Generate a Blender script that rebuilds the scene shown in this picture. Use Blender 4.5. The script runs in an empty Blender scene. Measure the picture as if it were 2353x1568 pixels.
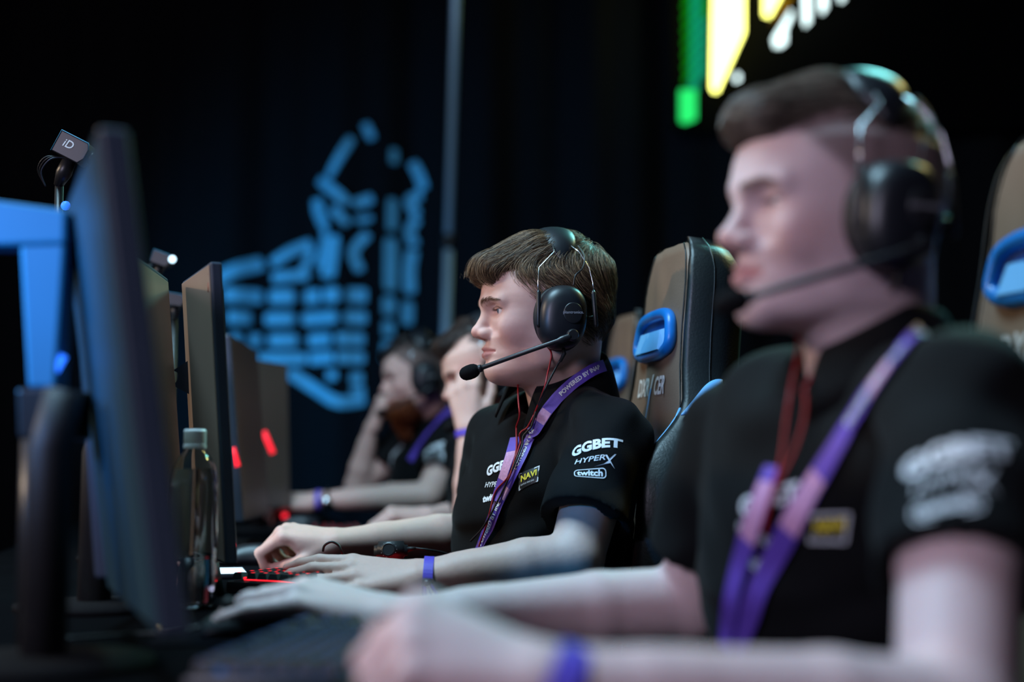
import bpy, bmesh, math, random
import numpy as np
from mathutils import Vector, Matrix
from mathutils.bvhtree import BVHTree

# ------------------------------------------------------------------ camera, world, lights, exposure
scene = bpy.context.scene
COL = scene.collection
FPX, CX, CY = 3268.0, 1176.5, 784.0            # focal length and centre in pixels of the 2353x1568 frame
CAMZ = 0.92
PITCH = math.atan((1060 - 784) / FPX)
cam_d = bpy.data.cameras.new('camera'); cam = bpy.data.objects.new('camera', cam_d); COL.objects.link(cam)
cam.location = (0, 0, CAMZ); cam.rotation_euler = (math.pi / 2 + PITCH, 0, 0)
cam_d.lens = 50.0; cam_d.sensor_width = 36.0; cam_d.clip_start = 0.05; cam_d.clip_end = 60
cam_d.dof.use_dof = True; cam_d.dof.focus_distance = 2.17; cam_d.dof.aperture_fstop = 1.5; cam_d.dof.aperture_blades = 7
scene.camera = cam
scene.view_settings.view_transform = 'Standard'; scene.view_settings.look = 'None'
scene.view_settings.gamma = 1.0; scene.view_settings.use_curve_mapping = False
scene.view_settings.exposure = 0.22
scene.cycles.max_bounces = 8; scene.cycles.diffuse_bounces = 3; scene.cycles.glossy_bounces = 3; scene.cycles.transmission_bounces = 8
scene.cycles.caustics_reflective = False; scene.cycles.caustics_refractive = False
world = bpy.data.worlds.new('world'); scene.world = world; world.use_nodes = True
world.node_tree.nodes['Background'].inputs[0].default_value = (0.30, 0.45, 0.75, 1)
world.node_tree.nodes['Background'].inputs[1].default_value = 0.0015

def aim(o, target):
    o.rotation_euler = (Vector(target) - o.location).to_track_quat('-Z', 'Y').to_euler()
def area(name, loc, target, size, power, col, shape='DISK', sy=None):
    l = bpy.data.lights.new(name, 'AREA'); l.energy = power; l.color = col; l.shape = shape; l.size = size
    if sy: l.size_y = sy
    o = bpy.data.objects.new(name, l); COL.objects.link(o); o.location = loc; aim(o, target); return o
def spot(name, loc, target, angle, power, col, size=0.05, blend=0.4):
    l = bpy.data.lights.new(name, 'SPOT'); l.energy = power; l.color = col; l.spot_size = math.radians(angle); l.spot_blend = blend
    l.shadow_soft_size = size
    o = bpy.data.objects.new(name, l); COL.objects.link(o); o.location = loc; aim(o, target); return o
# stage rig: cool wash overhead, warm profile spots from the hall side, lavender fill, coloured back light
LIGHTS = [
    area('overhead_wash_light', (-0.9, 1.9, 3.4), (-0.1, 2.1, 0.8), 1.2, 100, (0.46, 0.79, 1.0)),
    area('lavender_fill_light', (-2.6, -1.6, 2.3), (0.0, 2.0, 0.9), 1.2, 80, (0.80, 0.74, 1.0)),
    spot('warm_profile_spot', (-3.6, 2.1, 2.55), (0.15, 2.1, 1.05), 50, 190, (1.0, 0.77, 0.55), 0.06),
    spot('teal_back_light', (1.6, 4.4, 3.3), (0.25, 1.95, 1.3), 38, 260, (0.22, 0.85, 0.85), 0.35, 0.5),
    spot('amber_back_light', (2.2, 3.9, 3.2), (0.2, 2.2, 1.2), 40, 60, (1.0, 0.85, 0.25), 0.1),
    spot('blue_side_light', (-1.25, 0.90, 1.32), (-0.46, 1.42, 1.11), 30, 110, (0.03, 0.36, 1.0), 0.1, 0.9),
    spot('blue_curtain_light', (-2.6, 5.2, 0.5), (-0.95, 7.5, 1.5), 62, 230, (0.04, 0.44, 1.0), 0.1, 0.8),
]

# ------------------------------------------------------------------ helpers
CP, SP = math.cos(PITCH), math.sin(PITCH)
def W(px, py, d):
    """world point seen at a pixel of the 2353x1568 frame, d metres along the optical axis"""
    a = (px - CX) / FPX * d; b = (CY - py) / FPX * d
    return Vector((a, d * CP - b * SP, CAMZ + d * SP + b * CP))
def ray(px, py):
    return (W(px, py, 1.0) - Vector((0, 0, CAMZ))).normalized()
CAM = Vector((0, 0, CAMZ))

def lin(c): return tuple((x / 12.92 if x <= 0.04045 else ((x + 0.055) / 1.055) ** 2.4) for x in (v / 255 for v in c))
def mat(name, col, rough=0.5, metal=0.0, spec=0.5, emit=None, estr=0.0, noise=None, bump=None, alpha=1.0, trans=0.0, ior=1.45, sss=0.0, attr=None, sheen=0.0, coat=0.0):
    m = bpy.data.materials.new(name); m.use_nodes = True
    nt = m.node_tree; b = nt.nodes['Principled BSDF']
    b.inputs['Base Color'].default_value = (*col, 1); b.inputs['Roughness'].default_value = rough
    b.inputs['Metallic'].default_value = metal; b.inputs['Specular IOR Level'].default_value = spec
    b.inputs['IOR'].default_value = ior; b.inputs['Transmission Weight'].default_value = trans
    if sheen: b.inputs['Sheen Weight'].default_value = sheen; b.inputs['Sheen Roughness'].default_value = 0.4
    if coat: b.inputs['Coat Weight'].default_value = coat; b.inputs['Coat Roughness'].default_value = 0.15
    if emit: b.inputs['Emission Color'].default_value = (*emit, 1); b.inputs['Emission Strength'].default_value = estr
    if sss:
        b.inputs['Subsurface Weight'].default_value = sss; b.inputs['Subsurface Radius'].default_value = (1.0, 0.35, 0.2); b.inputs['Subsurface Scale'].default_value = 0.0015
    src = None
    if attr:
        a = nt.nodes.new('ShaderNodeAttribute'); a.attribute_name = attr; src = a.outputs['Color']
    if noise:
        sc_, lo, hi = noise
        tc = nt.nodes.new('ShaderNodeTexCoord'); n = nt.nodes.new('ShaderNodeTexNoise'); n.inputs['Scale'].default_value = sc_; n.inputs['Detail'].default_value = 5
        nt.links.new(tc.outputs['Object'], n.inputs['Vector'])
        r = nt.nodes.new('ShaderNodeMapRange'); r.inputs[3].default_value = lo; r.inputs[4].default_value = hi
        nt.links.new(n.outputs['Fac'], r.inputs[0])
        mx = nt.nodes.new('ShaderNodeMix'); mx.data_type = 'RGBA'; mx.blend_type = 'MULTIPLY'; mx.inputs[0].default_value = 1
        if src: nt.links.new(src, mx.inputs[6])
        else: mx.inputs[6].default_value = (*col, 1)
        nt.links.new(r.outputs[0], mx.inputs[7]); src = mx.outputs[2]
    if src: nt.links.new(src, b.inputs['Base Color'])
    if bump:
        sc_, st = bump
        tc = nt.nodes.new('ShaderNodeTexCoord'); n = nt.nodes.new('ShaderNodeTexNoise'); n.inputs['Scale'].default_value = sc_; n.inputs['Detail'].default_value = 4
        nt.links.new(tc.outputs['Object'], n.inputs['Vector'])
        bp = nt.nodes.new('ShaderNodeBump'); bp.inputs['Strength'].default_value = st; bp.inputs['Distance'].default_value = 0.002
        nt.links.new(n.outputs['Fac'], bp.inputs['Height']); nt.links.new(bp.outputs[0], b.inputs['Normal'])
    return m

M = {}
M['skin'] = mat('skin', (0.6, 0.42, 0.36), 0.52, spec=0.35, sss=0.22, attr='Col', noise=(160, 0.93, 1.05), bump=(900, 0.05))
M['polo'] = mat('polo_fabric', (0.0045, 0.0048, 0.0055), 0.85, spec=0.12, noise=(60, 0.8, 1.2), bump=(700, 0.25), sheen=0.03)
M['trousers'] = mat('trouser_fabric', (0.012, 0.014, 0.02), 0.9, noise=(30, 0.8, 1.2))
M['hair_brown'] = mat('brown_hair', (0.1, 0.06, 0.035), 0.42, spec=0.5, attr='Col')
M['black_plastic'] = mat('black_plastic', (0.012, 0.013, 0.015), 0.38, spec=0.5, noise=(40, 0.85, 1.15))
M['black_gloss'] = mat('satin_black_plastic', (0.010, 0.012, 0.016), 0.40, noise=(20, 0.9, 1.1))
M['black_rubber'] = mat('black_rubber', (0.010, 0.010, 0.011), 0.6, noise=(40, 0.8, 1.2))
M['foam'] = mat('black_foam', (0.008, 0.008, 0.009), 0.95, spec=0.1, bump=(1500, 0.6), noise=(200, 0.7, 1.3))
M['steel'] = mat('steel_wire', (0.75, 0.78, 0.8), 0.25, metal=1.0, noise=(60, 0.9, 1.05))
M['leather_black'] = mat('black_leatherette', (0.012, 0.016, 0.016), 0.42, bump=(260, 0.2), noise=(25, 0.85, 1.2))
M['leather_brown'] = mat('brown_leatherette', lin((112, 92, 76)), 0.5, bump=(330, 0.25), noise=(14, 0.85, 1.12))
M['blue_plastic'] = mat('blue_plastic', lin((22, 112, 190)), 0.35, noise=(30, 0.92, 1.08))
M['blue_leather'] = mat('light_blue_leatherette', lin((104, 172, 226)), 0.45, bump=(300, 0.15), noise=(20, 0.9, 1.1))
M['white_print'] = mat('white_print', (0.80, 0.84, 0.88), 0.7, noise=(80, 0.9, 1.05))
M['yellow_print'] = mat('yellow_print', lin((236, 214, 60)), 0.6, noise=(80, 0.9, 1.05))
M['grey_print'] = mat('grey_print', (0.35, 0.36, 0.38), 0.5, noise=(80, 0.9, 1.05))
M['silver_thread'] = mat('silver_thread', (0.62, 0.60, 0.58), 0.5, bump=(900, 0.4), noise=(200, 0.8, 1.1))
M['lanyard'] = mat('purple_lanyard_ribbon', lin((94, 66, 170)), 0.5, noise=(90, 0.8, 1.25), bump=(900, 0.1))
M['lanyard_pink'] = mat('pink_lanyard_print', lin((205, 150, 190)), 0.55, noise=(300, 0.6, 1.3))
M['wristband'] = mat('violet_wristband', lin((92, 74, 196)), 0.5, noise=(120, 0.85, 1.2))
M['red_cable'] = mat('red_cable', lin((150, 20, 30)), 0.4, noise=(60, 0.9, 1.1))
M['black_cable'] = mat('black_cable', (0.012, 0.012, 0.013), 0.45, noise=(60, 0.9, 1.1))
M['desk'] = mat('black_desk_laminate', (0.0035, 0.0038, 0.0045), 0.8, spec=.0, noise=(8, 0.8, 1.2))
M['pad'] = mat('black_mouse_mat_cloth', (0.005, 0.0055, 0.007), 0.9, spec=.0, noise=(120, 0.8, 1.2))
M['keycap'] = mat('black_keycap', (0.012, 0.012, 0.014), 0.5, noise=(50, 0.9, 1.1))
M['red_led'] = mat('red_led', (0.3, 0.0, 0.01), 0.5, emit=(1.0, 0.02, 0.04), estr=1.4)
M['shield'] = mat('brown_grey_shield_and_reflection', lin((150, 130, 116)), 0.42, noise=(6, 0.88, 1.1), bump=(200, 0.05))  # shield plastic; also paints the chairs' reflection on monitor faces
M['dark_edge'] = mat('slate_blue_panel_edge', lin((52, 62, 78)), 0.4, noise=(20, 0.9, 1.1))
M['sclera'] = mat('eye_white', (0.75, 0.74, 0.74), 0.12, noise=(60, 0.95, 1.02))
M['iris'] = mat('grey_blue_iris', lin((92, 110, 124)), 0.1, noise=(900, 0.6, 1.2))
M['pupil'] = mat('pupil_black', (0.003, 0.003, 0.003), 0.08, noise=(10, 0.9, 1.1))

def link(o, parent=None):
    COL.objects.link(o)
    if parent is not None: o.parent = parent
    return o
def tag(o, label=None, cat=None, group=None, kind=None):
    if label: o['label'] = label
    if cat: o['category'] = cat
    if group: o['group'] = group
    if kind: o['kind'] = kind
    return o
def thing(name, label, cat, loc=(0, 0, 0), group=None, rot=None, matrix=None):
    o = bpy.data.objects.new(name, None); o.empty_display_size = 0.1; link(o)
    o.location = loc
    if rot: o.rotation_euler = rot
    if matrix is not None: o.matrix_world = matrix
    bpy.context.view_layer.update()
    return tag(o, label, cat, group)
def mesh_obj(name, verts, faces, m, parent=None, smooth=True, world=True, col=None, edges=()):
    """verts in world space when world is True; stored relative to the parent"""
    me = bpy.data.meshes.new(name)
    v = np.asarray(verts, dtype=np.float64)
    par = None
    if parent is not None and world:
        par = np.array(root_matrix(parent).inverted())
        v = v @ par[:3, :3].T + par[:3, 3]
    if isinstance(faces, np.ndarray):
        n = faces.shape[1]
        me.vertices.add(len(v)); me.vertices.foreach_set('co', v.ravel().astype(np.float32))
        me.loops.add(faces.size); me.loops.foreach_set('vertex_index', faces.ravel().astype(np.int32))
        me.polygons.add(len(faces)); me.polygons.foreach_set('loop_start', np.arange(0, faces.size, n, dtype=np.int32))
        me.update(calc_edges=True); me.validate()
    else:
        me.from_pydata([tuple(p) for p in v], list(edges), [tuple(f) for f in faces]); me.update()
    if smooth: me.polygons.foreach_set('use_smooth', np.ones(len(me.polygons), dtype=bool))
    for mm in (m if isinstance(m, (list, tuple)) else [m]): me.materials.append(mm)
    if col is not None:
        a = me.color_attributes.new('Col', 'FLOAT_COLOR', 'POINT')
        c = np.ones((len(v), 4), dtype=np.float32); c[:, :3] = col; a.data.foreach_set('color', c.ravel())
    o = bpy.data.objects.new(name, me); link(o, parent); return o
def root_matrix(o):
    mtx = o.matrix_basis.copy() if o.parent is None else root_matrix(o.parent) @ o.matrix_basis
    return mtx
def bm_obj(name, bm, m, parent=None, smooth=False, angle=None):
    me = bpy.data.meshes.new(name); bmesh.ops.recalc_face_normals(bm, faces=bm.faces)
    bm.to_mesh(me); bm.free()
    if smooth: me.polygons.foreach_set('use_smooth', np.ones(len(me.polygons), dtype=bool))
    if smooth and angle: me.set_sharp_from_angle(angle=math.radians(angle))
    for mm in (m if isinstance(m, (list, tuple)) else [m]): me.materials.append(mm)
    return link(bpy.data.objects.new(name, me), parent)
def box(name, size, m, parent=None, loc=(0, 0, 0), rot=None, bevel=0.003, segs=2):
    bm = bmesh.new(); bmesh.ops.create_cube(bm, size=1.0); bmesh.ops.scale(bm, vec=size, verts=bm.verts)
    if bevel: bmesh.ops.bevel(bm, geom=list(bm.edges), offset=min(bevel, min(size) * 0.45), segments=segs, affect='EDGES', profile=0.5)
    o = bm_obj(name, bm, m, parent, smooth=True, angle=40); o.location = loc
    if rot: o.rotation_euler = rot
    return o
def tube_geo(pts, radii, n=8, closed=False, cap=True, flat=1.0, up=None):
    """sweep of a round (or flattened) section along points; returns verts, faces"""
    P = [Vector(p) for p in pts]; k = len(P)
    if not hasattr(radii, '__len__'): radii = [radii] * k
    T = []
    for i in range(k):
        a = P[(i - 1) % k] if (closed or i > 0) else P[0]; b = P[(i + 1) % k] if (closed or i < k - 1) else P[-1]
        T.append((b - a).normalized())
    u = up and Vector(up) or (Vector((0, 0, 1)) if abs(T[0].z) < 0.9 else Vector((1, 0, 0)))
    V, Fc = [], []
    for i in range(k):
        u = (u - T[i] * u.dot(T[i])).normalized(); w = T[i].cross(u)
        for j in range(n):
            a = 2 * math.pi * j / n
            V.append(P[i] + (u * math.cos(a) * flat + w * math.sin(a)) * radii[i])
    m = k if closed else k - 1
    for i in range(m):
        for j in range(n):
            a = i * n + j; b = i * n + (j + 1) % n; c = ((i + 1) % k) * n + (j + 1) % n; d = ((i + 1) % k) * n + j
            Fc.append((a, b, c, d))
    if cap and not closed:
        Fc.append(tuple(range(n - 1, -1, -1))); Fc.append(tuple(range((k - 1) * n, k * n)))
    return V, Fc
def smooth_path(pts, sub=8):
    """Catmull-Rom through points"""
    P = [Vector(p) for p in pts]; out = []
    for i in range(len(P) - 1):
        p0 = P[max(i - 1, 0)]; p1 = P[i]; p2 = P[i + 1]; p3 = P[min(i + 2, len(P) - 1)]
        for s in range(sub):
            t = s / sub
            out.append(0.5 * ((2 * p1) + (p2 - p0) * t + (2 * p0 - 5 * p1 + 4 * p2 - p3) * t * t + (3 * p1 - p0 - 3 * p2 + p3) * t ** 3))
    out.append(P[-1]); return out
def tube(name, pts, r, m, parent=None, sub=8, n=8, world=True, closed=False, flat=1.0):
    pp = smooth_path(pts, sub) if sub > 1 else pts
    if hasattr(r, '__len__') and sub > 1: r = list(np.interp(np.linspace(0, 1, len(pp)), np.linspace(0, 1, len(r)), r))
    v, f = tube_geo(pp, r, n, closed, True, flat)
    return mesh_obj(name, v, f, m, parent, True, world)
def lathe(name, prof, m, parent=None, n=40, loc=(0, 0, 0), rot=None, smooth=True, angle=45):
    V, Fc = [], []
    for r, z in prof:
        for j in range(n):
            a = 2 * math.pi * j / n; V.append((r * math.cos(a), r * math.sin(a), z))
    for i in range(len(prof) - 1):
        for j in range(n):
            Fc.append((i * n + j, i * n + (j + 1) % n, (i + 1) * n + (j + 1) % n, (i + 1) * n + j))
    Fc.append(tuple(range(n - 1, -1, -1))); Fc.append(tuple(range((len(prof) - 1) * n, len(prof) * n)))
    o = mesh_obj(name, V, Fc, m, parent, smooth, False); o.data.set_sharp_from_angle(angle=math.radians(angle))
    o.location = loc
    if rot: o.rotation_euler = rot
    return o
def text_geo(txt, size=1.0, bold=0.0, shear=0.0, sx=1.0, align='CENTER', cuts=0, spacing=1.0):
    c = bpy.data.curves.new('txt', 'FONT'); c.body = txt; c.size = size; c.offset = bold; c.shear = shear; c.align_x = align; c.align_y = 'CENTER'; c.resolution_u = 3
    c.space_character = spacing
    o = bpy.data.objects.new('txt', c); COL.objects.link(o); dg = bpy.context.evaluated_depsgraph_get(); dg.update()
    me = bpy.data.meshes.new_from_object(o.evaluated_get(dg)); bpy.data.objects.remove(o); bpy.data.curves.remove(c)
    bm = bmesh.new(); bm.from_mesh(me); bpy.data.meshes.remove(me)
    bmesh.ops.triangulate(bm, faces=bm.faces)
    if cuts: bmesh.ops.subdivide_edges(bm, edges=[e for e in bm.edges if e.calc_length() > size * 0.25], cuts=cuts)
    bmesh.ops.triangulate(bm, faces=bm.faces)
    V = [(v.co.x * sx, v.co.y) for v in bm.verts]; bm.verts.index_update()
    Fc = [[v.index for v in f.verts] for f in bm.faces]; bm.free()
    return V, Fc
# ------------------------------------------------------------------ implicit surfaces on a rectilinear grid
def spaced(lo, hi, flo, fhi, fine, coarse):
    a = np.arange(lo, flo, coarse); b = np.arange(max(flo, lo), min(fhi, hi), fine); c = np.arange(fhi, hi + coarse, coarse)
    return np.unique(np.concatenate([a, b, c]).round(6)).astype(np.float32)
class Field:
    def __init__(s, xs, ys, zs):
        s.c = (xs, ys, zs); s.D = np.full((len(xs), len(ys), len(zs)), 0.05, dtype=np.float32)
    def sl(s, lo, hi):
        return tuple(slice(max(0, int(np.searchsorted(c, l)) - 1), int(np.searchsorted(c, h)) + 1) for c, l, h in zip(s.c, lo, hi))
    def grid(s, q):
        return s.c[0][q[0]][:, None, None], s.c[1][q[1]][None, :, None], s.c[2][q[2]][None, None, :]
    def add(s, prim, k=0.01, mode='u', pad=0.0):
        fn, lo, hi = prim
        m = k + 0.012 + pad
        q = s.sl([a - m for a in lo], [b + m for b in hi])
        A = s.D[q]
        if A.size == 0: return
        d = fn(*s.grid(q)).astype(np.float32)
        if mode == 'u': h = np.maximum(k - np.abs(A - d), 0) / k; s.D[q] = np.minimum(A, d) - h * h * k * 0.25
        elif mode == 's': d = -d; h = np.maximum(k - np.abs(A - d), 0) / k; s.D[q] = np.maximum(A, d) + h * h * k * 0.25
        elif mode == 'i': h = np.maximum(k - np.abs(A - d), 0) / k; s.D[q] = np.maximum(A, d) + h * h * k * 0.25
    def mesh(s):
        D = s.D; ins = D < 0
        nx, ny, nz = D.shape
        cnt = np.zeros((nx - 1, ny - 1, nz - 1), dtype=np.uint8)
        for i in (0, 1):
            for j in (0, 1):
                for k in (0, 1): cnt += ins[i:nx - 1 + i, j:ny - 1 + j, k:nz - 1 + k]
        act = np.argwhere((cnt > 0) & (cnt < 8)); idx = np.full(cnt.shape, -1, dtype=np.int32)
        a, b, c = act.T; idx[a, b, c] = np.arange(len(act))
        acc = np.zeros((len(act), 3)); num = np.zeros(len(act))
        X = [s.c[0][a], s.c[1][b], s.c[2][c]]; X1 = [s.c[0][a + 1], s.c[1][b + 1], s.c[2][c + 1]]
        for ax in range(3):
            o1, o2 = [t for t in range(3) if t != ax]
            for u in (0, 1):
                for v in (0, 1):
                    off = [0, 0, 0]; off[o1] = u; off[o2] = v
                    i0 = (a + off[0], b + off[1], c + off[2]); off2 = list(off); off2[ax] = 1
                    i1 = (a + off2[0], b + off2[1], c + off2[2])
                    d0 = D[i0].astype(np.float64); d1 = D[i1].astype(np.float64); w = (d0 < 0) != (d1 < 0)
                    t = np.where(w, d0 / np.where(w, d0 - d1, 1), 0)
                    p = np.zeros((len(act), 3)); p[:, ax] = X[ax] + (X1[ax] - X[ax]) * t
                    p[:, o1] = X1[o1] if u else X[o1]; p[:, o2] = X1[o2] if v else X[o2]
                    acc += p * w[:, None]; num += w
        V = acc / num[:, None]
        Fs = []
        for ax in range(3):
            sl0 = [slice(1, n - 1) for n in D.shape]; sl1 = list(sl0)
            sl0[ax] = slice(0, D.shape[ax] - 1); sl1[ax] = slice(1, D.shape[ax])
            i0 = ins[tuple(sl0)]; i1 = ins[tuple(sl1)]
            o1, o2 = (ax + 1) % 3, (ax + 2) % 3
            for flip in (False, True):
                e = np.argwhere((i0 & ~i1) if not flip else (~i0 & i1))
                if not len(e): continue
                for t in range(3):
                    if t != ax: e[:, t] += 1
                qd = []
                for u, v in ((-1, -1), (0, -1), (0, 0), (-1, 0)):
                    g = e.copy(); g[:, o1] += u; g[:, o2] += v; qd.append(idx[g[:, 0], g[:, 1], g[:, 2]])
                if flip: qd = qd[::-1]
                Fs.append(np.stack(qd, 1))
        Fq = np.concatenate(Fs); Fq = Fq[(Fq >= 0).all(1)]
        return V, Fq
def relax(V, Fq, n=2, lam=0.5):
    e = np.concatenate([Fq[:, [0, 1]], Fq[:, [1, 2]], Fq[:, [2, 3]], Fq[:, [3, 0]]])
    deg = np.bincount(e[:, 0], minlength=len(V)) + np.bincount(e[:, 1], minlength=len(V)); deg = np.maximum(deg, 1)
    for it in range(n):
        for l in (lam, -lam * 1.04):
            A = np.zeros_like(V)
            for t in range(3):
                A[:, t] = np.bincount(e[:, 0], V[e[:, 1], t], len(V)) + np.bincount(e[:, 1], V[e[:, 0], t], len(V))
            V = V + l * (A / deg[:, None] - V)
    return V
def cap(a, b, ra, rb):
    a = np.array(a, dtype=float); b = np.array(b, dtype=float); ab = b - a; L = max(float(ab @ ab), 1e-12); r = max(ra, rb)
    def fn(x, y, z):
        t = np.clip(((x - a[0]) * ab[0] + (y - a[1]) * ab[1] + (z - a[2]) * ab[2]) / L, 0, 1)
        return np.sqrt((x - a[0] - ab[0] * t) ** 2 + (y - a[1] - ab[1] * t) ** 2 + (z - a[2] - ab[2] * t) ** 2) - (ra + (rb - ra) * t)
    return fn, np.minimum(a, b) - r, np.maximum(a, b) + r
def ell(c, r, R=None):
    """ellipsoid; rows of R are its axes"""
    c = np.array(c, dtype=float); r = np.array(r, dtype=float)
    if R is None:
        def fn(x, y, z):
            X, Y, Z = (x - c[0]), (y - c[1]), (z - c[2])
            k0 = np.sqrt((X / r[0]) ** 2 + (Y / r[1]) ** 2 + (Z / r[2]) ** 2); k1 = np.sqrt((X / r[0] ** 2) ** 2 + (Y / r[1] ** 2) ** 2 + (Z / r[2] ** 2) ** 2)
            return k0 * (k0 - 1) / np.maximum(k1, 1e-6)
        return fn, c - r, c + r
    R = np.array(R, dtype=float); e = np.sqrt(((R * r[:, None]) ** 2).sum(0))
    def fn(x, y, z):
        X, Y, Z = (x - c[0]), (y - c[1]), (z - c[2])
        a = [R[i, 0] * X + R[i, 1] * Y + R[i, 2] * Z for i in range(3)]
        k0 = np.sqrt(sum((a[i] / r[i]) ** 2 for i in range(3))); k1 = np.sqrt(sum((a[i] / r[i] ** 2) ** 2 for i in range(3)))
        return k0 * (k0 - 1) / np.maximum(k1, 1e-6)
    return fn, c - e, c + e
def plane(p, n, lo, hi):
    """half space n.(x-p) < 0 is inside, acting inside the box lo..hi"""
    p = np.array(p, dtype=float); n = np.array(n, dtype=float); n /= np.linalg.norm(n)
    return (lambda x, y, z: (x - p[0]) * n[0] + (y - p[1]) * n[1] + (z - p[2]) * n[2]), np.array(lo), np.array(hi)
def nz3(p, s, seed=0):
    """cheap smooth noise from warped sines, p (n,3)"""
    x, y, z = (p * s).T
    a = np.sin(x * 1.7 + 1.3 * np.sin(y * 1.1 + seed) + seed) + np.sin(y * 1.9 + 1.2 * np.sin(z * 1.3 + 2 * seed)) + np.sin(z * 1.6 + 1.4 * np.sin(x * 1.2 + 3 * seed))
    return a / 3
# ------------------------------------------------------------------ people
def interp(z, pts): a = np.array(pts); return np.interp(z, a[:, 0], a[:, 1])
FRONT = [(-.110, .100), (-.104, .111), (-.098, .1175), (-.0875, .1215), (-.073, .1185), (-.064, .1215), (-.057, .1215), (-.0505, .1225), (-.037, .1225), (-.027, .117), (-.007, .1165), (.0056, .1205), (.018, .1265), (.027, .128), (.05, .1235), (.08, .113)]
WIDTH = [(-.110, .026), (-.100, .036), (-.09, .045), (-.08, .051), (-.06, .0610), (-.04, .0665), (-.02, .069), (0, .071), (.03, .0715), (.06, .069), (.08, .066)]
EXPO = [(-.11, 1.9), (-.09, 1.9), (-.05, 1.95), (-.02, 2.15), (.01, 2.35), (.05, 2.3)]
def face_fn(x, y, z):
    zz = z.ravel(); xf = interp(zz, FRONT)[None, None, :]; w = interp(zz, WIDTH)[None, None, :]; n = interp(zz, EXPO)[None, None, :]
    xc = 0.022; xb = interp(zz, [(-.11, .0), (-.06, -.015), (-.02, -.05), (.03, -.075)])[None, None, :]
    a = np.where(x > xc, xf - xc, xc - xb)
    u = np.abs(x - xc) / a; v = np.abs(y) / w
    rho = np.maximum((u ** n + v ** n) ** (1 / n), 1e-3); r = np.sqrt((x - xc) ** 2 + y ** 2)
    d = r * (1 - 1 / np.maximum(rho, 0.2)) * 0.9
    d = np.maximum(d, z - 0.06)
    jaw = (-0.104 + np.maximum(0.116 - x, -.01) * 0.34 - z) * 0.93
    h = np.maximum(0.016 - np.abs(d - jaw), 0) / 0.016
    return np.maximum(d, jaw) + h * h * 0.016 * 0.25
EYE = np.array([.0975, .0315, .0062]); EYER = .0122
def add_head(Fd, opt):
    Fd.add(ell((.020, 0, .034), (.099, .0755, .086)), .004)
    Fd.add((face_fn, np.array([-.09, -.078, -.115]), np.array([.135, .078, .062])), .022)
    fat = opt.get('fat', 1.0)
    for s in (1, -1):
        Fd.add(ell((.076, s * .047, -.022), (.032, .016, .024)), .02)                       # cheekbone
        Fd.add(ell((.028, s * .052, -.052), (.030, .013 * fat, .034)), .02)                  # jaw muscle
        Fd.add(cap((.1205, s * .012, .0175), (.105, s * .045, .0195), .0075, .007), .014)    # brow ridge
    Fd.add(ell((.107, 0, -.089), (.015, .021, .0145)), .014)                                # chin
    Fd.add(ell((.058, 0, -.086), (.050, .040, .026 * fat)), .03)                             # under the chin
    for s in (1, -1):
        Fd.add(ell((.121, s * .032, .0058), (.017, .0185, .0110)), .010, 's')                # socket
        Fd.add(ell((EYE[0], s * EYE[1], EYE[2]), (.0138, .0150, .0136)), .005)               # lids
        Fd.add(ell((.110, s * .0335, .0050), (.0130, .0140, opt.get('eye_open', .0058))), .0018, 's')
        Fd.add(cap((.1125, s * .019, .0100), (.1065, s * .046, .0090), .0022, .0018), .004)  # upper lid fold
    # nose
    Fd.add(cap((.1165, 0, .008), (.1335, 0, -.024), .0085, .0100), .012)
    Fd.add(ell((.1350, 0, -.0265), (.0112, .0108, .0095)), .006)
    for s in (1, -1):
        Fd.add(ell((.1240, s * .0128, -.0300), (.0130, .0068, .0085)), .006)
        Fd.add(ell((.1300, s * .0064, -.0395), (.0060, .0028, .0045)), .003, 's')
    # lips
    for s in (1, -1):
        Fd.add(cap((.1235, 0, -.0525), (.1065, s * .0245, -.0575), .0062, .0028), .005)
        Fd.add(cap((.1220, s * .006, -.0630), (.1070, s * .0225, -.0590), .0072, .0030), .004)
    for s in (1, -1):
        Fd.add(cap((.1305, 0, -.0578), (.1120, s * .0245, -.0585), .0016, .0010), .003, 's')
    Fd.add(cap((.1285, 0, -.040), (.1285, 0, -.0475), .0022, .0028), .006, 's')
    for s in (1, -1):                                                                        # ears
        Fd.add(ell((.012, s * .077, .0), (.018, .006, .031)), .006)
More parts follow.
